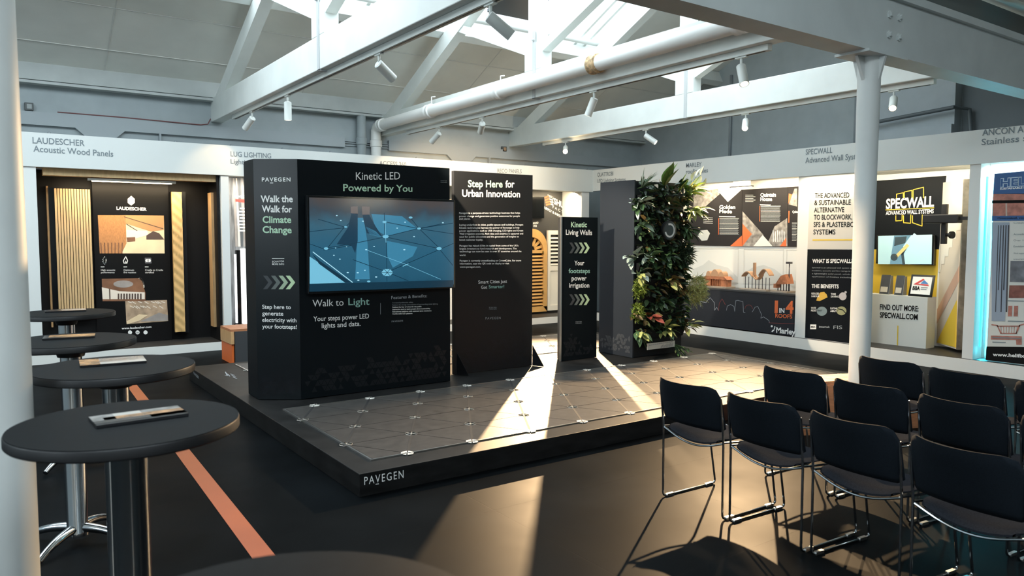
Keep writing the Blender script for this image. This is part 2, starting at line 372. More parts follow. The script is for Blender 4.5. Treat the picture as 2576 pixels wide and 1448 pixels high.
# eaves beam and services band on the back wall
e = MB(); e.box(XL, XR, YW - 0.14, YW, 3.60, 3.86); e.box(XL, XR, YW - 0.20, YW, 3.86, 3.90); e.box(XL, XR, YW - 0.17, YW, 3.55, 3.585)
struct(e.build('trim_1', mat('eaves_paint', (0.46, 0.49, 0.48), 0.6, noise=0.05, scale=5)), 'painted eaves beam along the top of the back wall', 'trim')
b = MB()
def band(x0, x1, dips):
    pts = [(x0, 3.20), (x1, 3.20), (x1, 3.03)]
    for d in sorted(dips, reverse=True): pts += [(d + 0.30, 3.03), (d + 0.16, 2.90), (d - 0.16, 2.90), (d - 0.30, 3.03)]
    pts += [(x0, 3.03)]
    b.prism([(x, YW - 0.06, z) for x, z in pts], (0, 0.06, 0))
band(XL, 4.93, [1.40]); band(5.72, XR, [7.15])
for x in (2.15, 7.75): b.box(x - 0.012, x + 0.012, YW - 0.07, YW, 2.4, 3.05)
for z in (3.06, 3.10, 3.13): b.box(4.9, 5.75, YW - 0.03, YW, z, z + 0.015)
rb = random.Random(3)
for k in range(14): b.lathe([(0.02, 0), (0.02, 0.02), (0.012, 0.03)], (0.8 + k * 0.78, YW, 2.94), 8, axis=(0, -1, 0))
struct(b.build('trim_2', mat('band_paint', (0.34, 0.38, 0.40), 0.6)), 'grey casing band with notched underside on the back wall', 'trim')
for k, (x, z, lab) in enumerate(((0.585, 3.26, 'small grey switch box on the back wall at far left'), (8.09, 3.21, 'small brown junction box on the back wall beside the third truss'))):
    o = thing('junction_box', lab, 'electrical box'); bx = MB().box(x - .05, x + .05, YW - .06, YW, z - .05, z + .05).build('housing', mat('box_dark', (0.08, 0.09, 0.09), 0.5), o, bevel=.006)
    MB().box(x - .025, x + .03, YW - .066, YW - .06, z - .03, z + .03).build('cover', mat('box_cover', (0.35, 0.28, 0.2) if k else (0.3, 0.33, 0.33), 0.5) if False else (mat('box_cover_brown', (0.30, 0.2, 0.12), .5) if k else mat('box_cover_grey', (0.3, 0.33, 0.33), .5)), o)
# red cable on the left of the back wall
cb = MB().tube([(0.9, YW - .07, 3.215), (1.7, YW - .072, 3.215), (2.7, YW - .07, 3.20), (2.80, YW - .07, 3.22), (2.84, YW - .07, 3.3)], 0.008, 6)
tag(cb.build('cable', mat('red_cable', (0.16, 0.06, 0.06), .5)), 'thin dark red cable along the top of the casing band', 'cable')

# right wall ledge, pilaster, conduits
l = MB(); l.box(XR - 0.10, XR, 5.6, YW, 2.7, 3.08); l.box(XR - 0.28, XR, 5.35, 6.65, 2.6, 3.2); l.box(XR - 0.2, XR, 5.35, 6.65, 3.2, 5.2)
struct(l.build('trim_3', mat('gable_paint', (0.40, 0.45, 0.48), 0.7, noise=.04)), 'painted ledge and shallow pilaster on the gable wall', 'trim')
struct(MB().box(XR - .02, XR, 1.0, 5.33, 2.5, 4.5).build('trim_4', mat('recess_shade', (0.13, 0.15, 0.16), .7)), 'flat dark sheet in place of the shaded recess of the gable wall at far right', 'trim')  # thin dark sheet, the shade of the recess put into its colour
for y, z0, z1, lab in ((9.45, 2.9, 4.6, 'vertical conduit on the gable wall right of the third truss'), (6.95, 2.9, 3.9, 'vertical conduit on the gable wall beside the pilaster')):
    tag(MB().tube([(XR - .03, y, z0), (XR - .03, y, z1)], .025, 8).build('conduit', mat('conduit_grey', (.25, .28, .3), .5)), lab, 'conduit')
tag(MB().tube([(XR - .33, 6.7, 3.33), (XR - .33, 5.3, 3.42), (XR - .1, 5.2, 3.4), (XR - .1, 5.15, 2.9)], .03, 10).build('conduit', mat('conduit_dark', (.10, .12, .13), .5)), 'dark pipe running across the pilaster at upper right', 'conduit')

# ------------------------------------------------------------------ trusses, pipe, X beam, columns
TRUSSW = mat('truss_white', (0.72, 0.75, 0.72), 0.5, noise=0.05, scale=3, bump=0.05)
ZB, ZT = 3.262, 3.60
def truss(xl, label):
    o = thing('roof_truss', label, 'roof truss', 'white roof trusses')
    x0, x1 = xl, xl + 0.16; xc = (x0 + x1) / 2
    MB().box(x0, x1, 3.425, YW, ZB, ZT).build('tie_beam', TRUSSW, o, bevel=.008)
    MB().box(x0 + .01, x1 - .01, 7.40, 7.62, ZT, 5.45).build('king_post', TRUSSW, o, bevel=.006)
    k = MB(); k.box(x0, x1, 7.34, 7.68, ZT, 3.92); k.build('post_foot', TRUSSW, o, bevel=.006)
    for s in (1, -1):
        ye = YW - .1 if s > 0 else 3.5
        MB().beam((xc, ye, 3.25 + .1 + SL * .1), (xc, RIDGE, 3.35 + SL * (YW - RIDGE)), .15, .22).build('rafter', TRUSSW, o)
        yt = RIDGE + s * 1.85
        MB().beam((xc, RIDGE + s * .13, 3.84), (xc, yt, 3.34 + SL * (YW - RIDGE - 1.85)), .12, .10).build('strut', TRUSSW, o)
    MB().box(x0 - .012, x0, 7.45, 7.50, ZB - .012, 4.05).box(x0 - .012, x1 + .012, 7.45, 7.50, ZB - .014, ZB - .002).lathe([(.018, 0), (.018, .02), (.01, .025)], (x0 - .012, 7.475, 3.95), 8, axis=(-1, 0, 0)).build('iron_strap', mat('strap_paint', (.5, .52, .52), .5), o)
    return o
T1, T2, T3 = 2.86, 5.56, 8.22
truss(T1, 'white roof truss nearest the left, above the tables')
truss(T2, 'middle white roof truss with the drain pipe along it')
truss(T3, 'right white roof truss in front of the gable wall')
for y, nm in ((9.78, 'purlin'),):
    p = MB()
    p.beam((XL, y, ceil_z(y) - .14), (XR, y, ceil_z(y) - .14), .14, .22, up=(0, .43, .9))
    tag(p.build(nm, TRUSSW), 'white purlin along the lower edge of the skylight', 'purlin', None, 'structure')
tag(MB().tube([(3.4, 9.6, ceil_z(9.6) - .06), (8.9, 9.6, ceil_z(9.6) - .06)], .045, 10).build('conduit', TRUSSW), 'white round conduit along the skylight edge', 'conduit')
def track(xl, y0, y1, label):
    o = thing('lighting_track', label, 'lighting track', 'lighting tracks under the trusses')
    xc = xl + .105
    MB().box(xc - .03, xc + .03, y0, y1, ZB - .055, ZB - .002).build('channel', TRUSSW, o)
    MB().box(xc - .009, xc + .009, y0 + .05, y1 - .05, ZB - .058, ZB - .0545).build('slot', BLACK, o)
track(T1, 3.6, 11.0, 'lighting track under the left truss'); track(T2, 4.2, 11.0, 'lighting track under the middle truss'); track(T3, 4.1, 10.9, 'lighting track under the right truss')

def spot(name_x, y, target, label, lens, power=0.0, size=60, blend=.6, col=(1.0, .67, .36), rad=.03):
    xc = name_x + .105; zt = ZB - .055
    o = thing('track_spotlight', label, 'spotlight', 'white cylinder spotlights on the tracks', loc=(xc, y, zt))
    MB().box(-.018, .018, -.06, .06, -.014, .0).build('adapter', TRUSSW, o)
    MB().tube([(0, 0, -.012), (0, 0, -.085)], .012, 8).build('stem', TRUSSW, o)
    piv = V((0, 0, -.095)); d = (V(target) - (V((xc, y, zt)) + piv)).normalized()
    MB().lathe([(.030, -.02), (.042, -.012), (.042, .19), (.036, .19), (.034, .165)], piv, 20, axis=d).build('lamp_body', TRUSSW, o)
    MB().lathe([(.033, .0), (.033, .012)], piv + d * .168, 20, axis=d).build('lens', lens, o)
    if power:
        l = bpy.data.lights.new('spot_beam', 'SPOT'); l.energy = power; l.color = col; l.spot_size = math.radians(size); l.spot_blend = blend; l.shadow_soft_size = rad
        q = bpy.data.objects.new('spot_beam', l); COL.objects.link(q); q.parent = o
        q.location = piv + d * .22; q.rotation_euler = d.to_track_quat('-Z', 'Y').to_euler()
    return o
spot(T1, 10.15, (2.4, 11.6, 1.9), 'spotlight on the left truss nearest the back wall, tilted left', LENSOFF, 14, 60)
spot(T1, 8.75, (2.97, 8.75, 0), 'spotlight hanging straight down from the left truss', LENSOFF, 50, 60)
spot(T1, 6.3, (4.75, 6.72, 1.95), 'spotlight on the left truss tilted right above the large screen', LENSOFF, 1050, 46, .6, (1, .82, .6))
spot(T1, 4.5, (5.6, 3.35, .9), 'large near spotlight on the left truss at top centre', LENSOFF, 420, 34, .7)
spot(T2, 10.0, (5.2, 11.6, 1.9), 'spotlight on the middle truss nearest the back wall', LENSOFF, 30, 70)
spot(T2, 8.8, (6.6, 10.9, 2.0), 'second spotlight from the back wall on the middle truss', LENSOFF, 420, 75)
spot(T2, 6.5, (5.0, 7.4, 0.3), 'spotlight below the middle truss king post', LENSOFF, 12, 35)
spot(T2, 4.5, (4.9, 3.3, .6), 'lit spotlight on the middle truss near the column beam', LENS, 90, 70)
spot(T3, 10.28, (4.2, 5.5, 0.0), 'lit spotlight on the right truss nearest the back wall', LENS, 7600, 50, .5)
spot(T3, 8.35, (9.95, 5.2, .55), 'spotlight on the right truss tilted right toward the models', LENSOFF, 420, 36)
spot(T3, 6.52, (5.0, 4.2, 0), 'lit spotlight under the right truss king post', LENS, 4700, 60, .7)
spot(T3, 4.54, (5.75, 3.3, .75), 'lit spotlight on the right truss right of the white column', LENS, 700, 40, .9)

l = bpy.data.lights.new('lamp_spill', 'POINT'); l.energy = 14; l.color = (1, .74, .45); l.shadow_soft_size = .03
q = bpy.data.objects.new('lamp_spill', l); COL.objects.link(q); q.location = (8.22, 10.16, 2.93)
# drain pipes
o = thing('drain_pipe', 'white drain pipe with rusty joint along the middle truss', 'pipe')
PIPEW = mat('pipe_white', (.88, .88, .85), .4)
px_ = T2 - .10
MB().tube([(px_, 11.60, 3.40), (px_, 3.25, 3.45)], .085, 16).build('pipe', PIPEW, o)
dn = MB().tube([(px_, 11.62, 3.40), (px_, 11.70, 3.385), (px_, 11.745, 3.33), (px_, 11.75, 3.25), (px_, 11.75, 2.4)], .085, 16); dn.build('downpipe', PIPEW, o)
for y, z, m in ((11.52, 3.4, PIPEW), (9.9, 3.41, PIPEW), (8.1, 3.42, PIPEW), (6.25, 3.43, mat('rusty_joint', (.52, .36, .20), .7, noise=.6, scale=25)), (4.35, 3.445, PIPEW)):
    MB().lathe([(.085, -.07), (.103, -.06), (.103, -.02), (.096, -.01), (.096, .01), (.103, .02), (.103, .06), (.085, .07)], (px_, y, z), 18, axis=(0, 1, 0)).build('collar', m, o)
MB().lathe([(.085, -.06), (.10, -.05), (.10, .05), (.085, .06)], (px_, 11.75, 3.12), 18).build('collar', PIPEW, o)
for y in (9.9, 8.1, 6.25): MB().tube([(px_ + .03, y, 3.53), (px_ + .03, y, 3.62), (px_ + .09, y, 3.63)], .008, 6).build('hanger', PIPEW, o)
o = thing('downpipe', 'vertical white downpipe on the back wall left of the middle truss', 'pipe')
MB().tube([(5.2, 11.75, 2.4), (5.2, 11.75, 3.56)], .075, 14).build('pipe', GREYW, o)
MB().lathe([(.075, -.06), (.088, -.05), (.088, .05), (.075, .06)], (5.2, 11.75, 3.14), 16).build('collar', GREYW, o)

# main beam on columns
o = thing('main_beam', 'deep white bolted beam carried by the white column at upper right', 'beam'); o['kind'] = 'structure'
BEAMW = mat('beam_white', (.62, .66, .65), .5, noise=.06, scale=3)
MB().box(XL, 5.66, 3.2, 3.42, 2.995, 3.41).build('left_timber', BEAMW, o); MB().box(5.66, XR, 3.2, 3.42, 2.995, 3.41).build('right_timber', BEAMW, o)
MB().box(XL, XR, 3.16, 3.24, 3.41, 3.47).build('top_plate', BEAMW, o)
for x in (5.76, 5.90):
    for z in (3.14, 3.29): MB().lathe([(.03, 0), (.03, .012), (.018, .014), (.018, .03)], (x, 3.2, z), 6, axis=(0, -1, 0)).build('bolt', BEAMW, o)
MB().box(5.45, 6.0, 3.17, 3.45, 2.975, 2.995).build('bearing_plate', BEAMW, o)
COLW = mat('column_white', (.66, .68, .66), .5, noise=.05, scale=4)
def column(x, label, r0, r1):
    o = thing('column', label, 'column'); o['kind'] = 'structure'; o.location = (x, 3.31, 0)
    MB().lathe([(r0, 0), (r0, .02), (r0, 1.5), (r1, 2.90), (r1, 2.975)], (0, 0, 0), 40).build('shaft', COLW, o)
    for a in (0, 90, 180, 270):
        dx, dy = math.cos(math.radians(a)), math.sin(math.radians(a)); s = V((-dy, dx, 0)) * .012
        MB().prism([V((dx * r1 * .9, dy * r1 * .9, 2.972)) - s, V((dx * (r1 + .10), dy * min(r1 + .10, .13), 2.972)) - s, V((dx * r1, dy * r1, 2.80)) - s], s * 2).build('bracket', COLW, o)
    return o
column(5.70, 'white round column beside the chairs under the main beam', .078, .085)
column(0.035, 'large white round column at the left edge behind the nearest table', .105, .098)
bm2 = MB().box(5.9, XR, 3.62, 3.80, 3.70, 3.93)
tag(bm2.build('wall_plate', mat('plate_grey', (.22, .24, .25), .6)), 'dark grey timber above the main beam at top right corner', 'beam', None, 'structure')

# ------------------------------------------------------------------ exhibit stands: fascias, plinths, partitions
YA, XB = 10.9, 9.5
o = thing('fascia_board', 'long white fascia above the left and back exhibits', 'fascia')
MB().box(-3, XB, YA, YA + .06, 2.42, 2.83).box(-3, XB, YA + .06, 11.6, 2.445, 2.50).build('panel', HEADER, o)
B = wallA(YA, o)
for t, xl, yl, xr, yr, cp in (('LAUDESCHER', 82, 360, 213, 367, 16), ('Acoustic Wood Panels', 84, 381, 285, 394, 16), ('LUG LIGHTING', 580, 393, 682, 398, 13), ('Lighting Solutions', 580, 411, 700, 419, 12), ('ACCESS 360', 954, 415, 1022, 419, 11.5), ('RECO PANELS', 1251, 434, 1312, 436, 10.5)):
    B.text('lettering', t, xl, yl, xr, yr, cp, TXGREY, .012)
B.done()
o = thing('fascia_board', 'long white fascia above the right exhibits', 'fascia')
MB().box(XB, XB + .06, 0.5, YA + .06, 2.44, 2.83).box(XB + .06, 10.9, 0.5, YA, 2.46, 2.52).build('panel', HEADER, o)
B = wallB(XB, o)
for t, xl, yl, xr, yr, cp in (('QUATTROBI', 1503, 444, 1543, 441, 10), ('LED Lighting Systems', 1503, 459, 1574, 455, 9), ('MARLEY', 1726, 421, 1765, 418, 11), ('roofing tiles', 1726, 437, 1781, 433, 11), ('SPECWALL', 2027, 389, 2094, 384, 14), ('Advanced Wall Systems', 2026, 410, 2180, 398, 14), ('ANCON AND HELIFIX', 2471, 341, 2700, 322, 16), ('Stainless steel systems', 2469, 365, 2740, 340, 16)):
    B.text('lettering', t, xl, yl, xr, yr, cp, TXGREY, .012)
B.done()
PL = mat('plinth_white', (.80, .79, .74), .5)
DKTOP = mat('booth_floor', (.022, .021, .020), .5)
o = thing('exhibit_plinth', 'low white plinth under the left and back exhibits', 'plinth')
MB().box(-3, XB, YA, YW - .02, 0, .115).build('base', PL, o); MB().box(-3, XB, YA + .01, YW - .02, .115, .121).build('top', DKTOP, o)
o = thing('exhibit_plinth', 'low white plinth under the right exhibits', 'plinth')
MB().box(XB, XR - .02, 0.5, YA, 0, .152).build('base', PL, o); MB().box(XB + .01, XR - .02, 0.5, YA, .152, .158).build('top', DKTOP, o)
PART = mat('partition_white', (.76, .77, .74), .55)
ZP = .121
def partA(x0, x1, label, y1=11.6): tag(MB().box(x0, x1, YA + .02, y1, ZP, 2.44).build('partition', PART), label, 'partition')
partA(.44, .585, 'white partition at the left end of the wood panel exhibit'); partA(2.745, 2.85, 'white partition between the wood panel and lighting exhibits')
partA(9.24, 9.42, 'white lit partition at the right end of the shutter exhibit')
def partB(y0, y1, label, x1=10.4): tag(MB().box(XB + .02, x1, y0, y1, .158, 2.46).build('partition', PART), label, 'partition')
partB(6.37, 6.52, 'white partition between the roof models and the text wall'); partB(4.13, 4.25, 'white partition left of the cyan lit exhibit', 10.6)
partB(8.95, 9.05, 'white partition behind the living wall')
# back panels
BACKBL = mat('booth_black', (.008, .008, .0085), .5, spec=.2)
tag(MB().box(.585, 2.73, 11.5, 11.56, ZP, 2.435).build('back_panel', BACKBL), 'matt black back wall of the wood panel exhibit', 'exhibit wall')
tag(MB().box(2.70, 2.728, YA + .07, 11.5, ZP, 2.44).build('side_panel', BACKBL), 'matt black side wall of the wood panel exhibit', 'exhibit wall')
tag(MB().box(4.8, 8.2, 11.5, 11.56, ZP, 2.44).build('back_panel', PART), 'white back wall of the exhibits behind the display panels', 'exhibit wall')

# ------------------------------------------------------------------ wood panel exhibit
tag(MB().box(.66, 2.70, 11.0, 11.16, 2.33, 2.42).build('wood_canopy', OAKL), 'pale wood canopy strip under the fascia at left', 'canopy')
o = thing('strip_light', 'bright warm linear light above the black wood panel poster', 'light')
MB().box(1.15, 2.2, 11.08, 11.14, 2.29, 2.32).build('housing', ALU, o); MB().box(1.2, 2.15, 11.085, 11.135, 2.282, 2.29).build('diffuser', LEDW, o)
area('strip_light_glow', (1.7, 11.1, 2.27), (0, .3, -1), 1.6, .06, 20, (1, .78, .5))
o = thing('slat_panel', 'pale wood slatted acoustic panel on the left of the black poster', 'acoustic panel')
MB().box(.735, 1.2, 11.40, 11.5, .49, 2.20).build('backing', BLACKG, o)
MB().box(.715, .735, 11.42, 11.5, .40, 2.22).build('edge_strip', OAK, o)
s = MB()
for k in range(13): x = .80 + k * .0315; s.box(x, x + .024, 11.365, 11.40, .49, 2.19)
s.build('slats', OAKL, o)
o = thing('exhibit_poster', 'tall black poster with photos of wooden interiors', 'poster')
MB().box(1.235, 2.165, 11.44, 11.5, .125, 2.34).build('board', mat('poster_black', (.005, .005, .0055), .4, spec=.25), o)
B = wallA(11.44, o)
B.text('logo', 'LAUDESCHER', 293, 527, 369, 530, 8, TXW, .03)
B.poly('logo', [(330, 492), (339, 500), (339, 510), (330, 517), (321, 510), (321, 500)], mat('silver_print', (.6, .6, .58), .5))
pw = dict(a=mat('ph_wood', (.46, .21, .075), .6, noise=.25, scale=40, stretch=(8, 1, 1)), b=mat('ph_ceil', (.50, .26, .11), .6, noise=.1, scale=3), c=mat('ph_light', (.85, .66, .42), .6, noise=.08, scale=6), d=mat('ph_dark', (.08, .05, .04), .6), e=mat('ph_brown', (.22, .10, .05), .6, noise=.3, scale=6), f=mat('ph_white', (.80, .72, .62), .6), g=mat('ph_grey', (.33, .30, .28), .6, noise=.2, scale=6), h=mat('ph_tan', (.42, .30, .20), .6, noise=.3, scale=12))
B.poly('picture', [(246, 541), (412, 542), (414, 637), (251, 637)], pw['c'])
B.poly('picture', [(246, 541), (316, 541), (318, 612), (306, 637), (251, 637)], pw['a'], .003)
B.poly('picture', [(316, 541), (412, 542), (412, 578), (380, 582), (316, 562)], pw['b'], .004)
B.poly('picture', [(318, 578), (370, 580), (374, 590), (340, 600), (318, 605)], pw['f'], .0045)
B.poly('picture', [(368, 592), (385, 581), (400, 586), (413, 602), (382, 602), (368, 602)], pw['d'], .005)
B.poly('picture', [(318, 597), (340, 596), (340, 606), (320, 608)], pw['e'], .0052)
for k in range(7): B.poly('picture', [(252 + k * 9, 610), (255 + k * 9, 610), (257 + k * 8.5, 637), (254 + k * 8.5, 637)], pw['e'], .0055)
B.line('picture', [(312, 545), (410, 575)], 1.5, pw['d'], .0055); B.line('picture', [(318, 563), (345, 580)], 1.3, pw['d'], .0055)
B.poly('picture', [(256, 701), (355, 699), (366, 737), (366, 757), (258, 757)], pw['e'])
B.disc('picture', 310, 714, 25, 9, pw['g'], .004); B.poly('picture', [(256, 722), (300, 732), (364, 735), (364, 752), (258, 752)], pw['f'], .003)
for k in range(9): B.poly('picture', [(296 + k * 7, 738), (300 + k * 7, 738), (300 + k * 7, 752), (296 + k * 7, 752)], pw['d'], .0045)
B.poly('picture', [(274, 726), (277, 726), (278, 752), (275, 752)], pw['d'], .0045); B.arc('picture', 350, 722, 12, 22, -90, 0, 2.5, pw['f'], .005)
B.poly('picture', [(315, 757), (420, 754), (423, 807), (318, 815)], pw['h'])
for k in range(16): x = 322 + (k * 37) % 90; y = 758 + (k * 11) % 22; B.line('picture', [(x, y), (x + 9, y + 3 + k % 4)], 1.6, pw['f'], .004)
B.poly('picture', [(318, 808), (350, 790), (372, 792), (350, 806), (320, 815)], pw['c'], .0042); B.poly('picture', [(352, 808), (400, 786), (422, 792), (422, 806)], pw['g'], .0041)
for k, (x, t1, t2) in enumerate(((254, 'High acoustic', 'performance'), (311, 'Optimum', 'fire reaction'), (365, 'Cradle to Cradle', 'certified'))):
    B.text('caption', t1, x, 681, x + (36, 26, 45)[k], 681, 4.5, TXW); B.text('caption', t2, x, 687, x + (34, 31, 22)[k], 687, 4.5, TXW); B.line('caption', [(x, 671), (x + 8, 671)], 1.6, TXW)
for r in (4, 8, 12): B.arc('icon', 256, 655, r * .9, r, -50, 50, 1.8, TXW)
B.line('icon', [(316, 645), (321, 655), (319, 662), (312, 662), (310, 656), (316, 645)], 1.8, TXW); B.line('icon', [(314, 662), (316, 656), (318, 662)], 1.6, TXW)
B.poly('icon', [(364, 648), (380, 648), (381, 662), (365, 662)], mat('icon_grey', (.12, .12, .13), .5)); B.disc('icon', 369.5, 655, 4, 4, TXW, .004); B.disc('icon', 375.5, 655, 4, 4, TXW, .004)
B.text('caption', 'www.laudescher.com', 306, 828, 381, 824, 5.5, TXW, .02)
for x in (327, 346, 366): B.disc('icon', x, 835.5, 5.2, 5, TXW)
B.text('icon', 'in', 343, 838, 349, 838, 5, BLACK, lift=.004)
B.done()
o = thing('wave_panel', 'carved wavy wooden panel on a thick black backing', 'acoustic panel')
wv = MB(); nz_, nx_ = 90, 8
g = [[None] * (nx_ + 1) for _ in range(nz_ + 1)]
for i in range(nz_ + 1):
    z = .24 + 1.95 * i / nz_
    for j in range(nx_ + 1):
        x = 2.19 + .13 * j / nx_
        ph = (j // 2) * 1.57
        g[i][j] = wv.bm.verts.new((x, 11.33 + .007 * math.sin(z * 48 + ph) * (1 if j not in (0, nx_) else .8) + (.003 if j % 2 else 0), z))
for i in range(nz_):
    for j in range(nx_):
        f = wv.bm.faces.new((g[i][j], g[i][j + 1], g[i + 1][j + 1], g[i + 1][j])); f.smooth = True
wv.box(2.19, 2.32, 11.345, 11.38, .24, 2.19)
wv.build('carved_face', mat('honey_wood', (.66, .42, .17), .45, noise=.12, scale=4), o)
MB().box(2.20, 2.38, 11.38, 11.501, .22, 2.20).build('backing', BLACK, o)
o = thing('wood_strip', 'narrow upright wooden strip on the black side wall', 'acoustic panel')
MB().box(2.665, 2.70, 11.15, 11.33, .30, 2.19).build('strip', OAK, o)

# lighting exhibit
o = thing('exhibit_poster', 'grey facade poster with red band behind the lighting exhibit', 'poster')
MB().box(2.87, 4.0, 11.45, 11.5, ZP, 2.44).build('board', mat('facade_print', (.20, .21, .22), .5, noise=.6, scale=5, stretch=(5, 1, .7)), o)
B = wallA(11.45, o)
for k in range(9): x = 586 + k * 7; B.poly('picture', [(x, 448), (x + 3, 448), (x + 12, 620), (x + 6, 620)], (pw['g'], pw['f'], mat('ph_steel', (.1, .11, .12), .5))[k % 3])
B.poly('picture', [(592, 500), (640, 503), (642, 512), (592, 507)], mat('red_print', (.55, .05, .04), .5), .004)
B.text('lettering', 'ARCHITECTURAL LIGHT', 588, 496, 650, 500, 6, TXW, lift=.005)
for k in range(8): B.line('lettering', [(604 - k % 3 * 3, 524 + k * 8), (645, 525 + k * 8)], 3.5, TXW, .005)
B.done()
o = thing('floor_luminaire', 'upright black luminaire with white lit edge in the lighting exhibit', 'light')
MB().box(3.03, 3.085, 11.28, 11.36, .30, 1.38).build('body', BLACKG, o); MB().box(3.015, 3.03, 11.29, 11.35, .32, 1.32).build('diffuser', mat('cool_led', (.9, .95, 1), .3, emit=3), o)
MB().box(3.0, 3.12, 11.25, 11.40, ZP, .30).build('foot', BLACK, o)
o = thing('floor_luminaire', 'upright white glowing luminaire in the lighting exhibit', 'light')
MB().box(3.11, 3.27, 11.22, 11.38, .30, 1.40).build('body', mat('glow_white', (1, .97, .92), .4, emit=1.6), o); MB().box(3.14, 3.25, 11.25, 11.35, ZP, .30).build('foot', BLACK, o)
area('lighting_exhibit_glow', (3.3, 11.15, 2.36), (0, .3, -1), .8, .1, 14, (1, .9, .75))

# shutter exhibit
o = thing('exhibit_wall', 'dark wall with tilted white shutter company lettering', 'exhibit wall')
MB().box(8.2, 9.24, 11.5, 11.56, ZP, 2.44).build('board', mat('charcoal_print', (.035, .036, .037), .4), o)
B = wallA(11.5, o)
B.text('lettering', 'SHUTTERS', 1393, 512, 1455, 541, 15, TXW, .03); B.text('lettering', 'F A C T O R Y', 1390, 523, 1440, 549, 7, TXW); B.text('lettering', 'SUPPLY & INSTALL', 1366, 523, 1420, 552, 6, TXW, .03)
for k in range(4): B.line('logo', [(1370 + k * 1.5, 497 + k * 6), (1380 + k * 1.5, 493 + k * 6.5)], 4, mat('red_orange_print', (.75, .16, .05), .5)); B.line('logo', [(1381 + k * 1.5, 494 + k * 6.5), (1391, 497 + k * 6)], 3, TXW)
B.line('logo', [(1378, 490), (1392, 497), (1388, 514)], 2.5, TXW)
B.text('lettering', 'ROAD', 1341, 564, 1354, 562, 5, TXW, .02); B.text('lettering', 'W2', 1341, 571, 1350, 570, 5, TXW, .02)
B.done()
o = thing('wall_screen', 'blank black screen above the arched wooden shutter', 'screen')
MB().box(8.35, 8.755, 11.44, 11.5, 1.93, 2.33).build('bezel', BLACKG, o); MB().box(8.37, 8.74, 11.436, 11.44, 1.95, 2.31).build('display', mat('screen_off', (.004, .005, .006), .15), o)
o = thing('arched_shutter', 'arched golden wooden louvred shutter in the shutter exhibit', 'shutter')
HW = mat('golden_wood', (.62, .36, .12), .45, noise=.12, scale=4)
def arch_pts(cx, r, z0, zs, n=14): return [(cx - r, 11.42, z0)] + [(cx - r * math.cos(math.pi * k / n), 11.42, zs + r * math.sin(math.pi * k / n)) for k in range(n + 1)] + [(cx + r, 11.42, z0)]
outer = arch_pts(8.46, .36, .16, 1.37); inner = arch_pts(8.46, .27, .26, 1.30)
fr = MB(); k = fr.bm
for A, Bp in zip(range(len(outer) - 1), range(1, len(outer))):
    fr.hexa([outer[A], outer[Bp], inner[Bp], inner[A]] + [(p[0], p[1] + .06, p[2]) for p in (outer[A], outer[Bp], inner[Bp], inner[A])])
fr.box(8.10, 8.82, 11.42, 11.48, .16, .26); fr.build('frame', HW, o)
sl = MB()
for k in range(15): z = .30 + k * .065; sl.beam((8.19, 11.445, z), (8.73, 11.445, z), .05, .012, up=(0, -.6, .8))
sl.box(8.19, 8.73, 11.425, 11.475, 1.27, 1.33); sl.build('louvres', HW, o)
rl = MB()
for k in range(7):
    a = math.radians(15 + k * 25); rl.beam((8.46 + .08 * math.cos(a), 11.45, 1.33 + .08 * math.sin(a)), (8.46 + .27 * math.cos(a), 11.45, 1.33 + .27 * math.sin(a)), .05, .012, up=(0, -1, 0))
rl.build('fanlight_louvres', HW, o)
MB().box(8.1, 8.82, 11.476, 11.495, .16, 1.3).build('backing', BLACK, o)
for z in (.5, .9, 1.25): MB().box(8.70, 8.72, 11.40, 11.42, z, z + .06).build('hinge', mat('brass', (.5, .35, .12), .3, 1), o)
o = thing('panel_shutter', 'white painted shutter leaf beside the arched wooden one', 'shutter')
CR = mat('cream_paint', (.72, .70, .62), .5)
pn = MB(); pn.box(8.84, 8.90, 11.42, 11.47, .17, 1.70); pn.box(9.12, 9.18, 11.42, 11.47, .17, 1.70)
for a, b_ in ((.17, .27), (.93, 1.02), (1.62, 1.70)): pn.box(8.90, 9.12, 11.42, 11.47, a, b_)
pn.build('frame', CR, o); MB().box(8.90, 9.12, 11.44, 11.46, .27, .93).build('lower_panel', CR, o)
sl = MB()
for k in range(8): z = 1.05 + k * .072; sl.beam((8.90, 11.445, z), (9.12, 11.445, z), .055, .012, up=(0, -.6, .8))
sl.build('louvres', CR, o)
area('shutter_exhibit_glow', (8.9, 11.1, 2.38), (.05, .3, -1), .9, .1, 20, (1, .80, .52))
area('back_corner_glow', (9.32, 10.94, 1.3), (-.3, -1, 0), .12, 2.0, 10, (1, .82, .58))

# ------------------------------------------------------------------ roof tile exhibit (right wall)
o = thing('exhibit_counter', 'black counter front with rooftop skyline and 1 in 4 roofs lettering', 'counter')
MB().box(XB + .01, 10.0, 6.53, 8.94, .17, .75).build('cabinet', mat('navy_black', (.012, .016, .024), .45), o)
MB().box(XB, 10.0, 6.53, 8.94, .75, .775).build('worktop', mat('dark_counter', (.05, .052, .055), .3), o)
B = wallB(XB + .01, o)
def M(x, y): return (1700 + x * .3454, 400 + y * .3454)
REDP = mat('red_orange_print', (.75, .16, .05), .5); LINE = mat('pale_line', (.35, .38, .41), .5); REDL = mat('red_line', (.32, .07, .06), .5)
B.text('lettering', '1', *M(720, 1118), *M(744, 1118), 31, REDP, .03); B.text('lettering', '4', *M(800, 1120), *M(858, 1122), 31, REDP, .03); B.text('lettering', 'IN', *M(754, 1118), *M(792, 1119), 12, TXW, .03); B.text('lettering', 'ROOFS', *M(725, 1152), *M(848, 1160), 10, REDP, .02)
B.text('lettering', 'Marley', *M(732, 1262), *M(872, 1280), 14, TXW, .03)
for x, y, r in ((700, 1216, 2.6), (722, 1222, 1.8)): B.disc('lettering', *M(x, y), r, r, TXW)
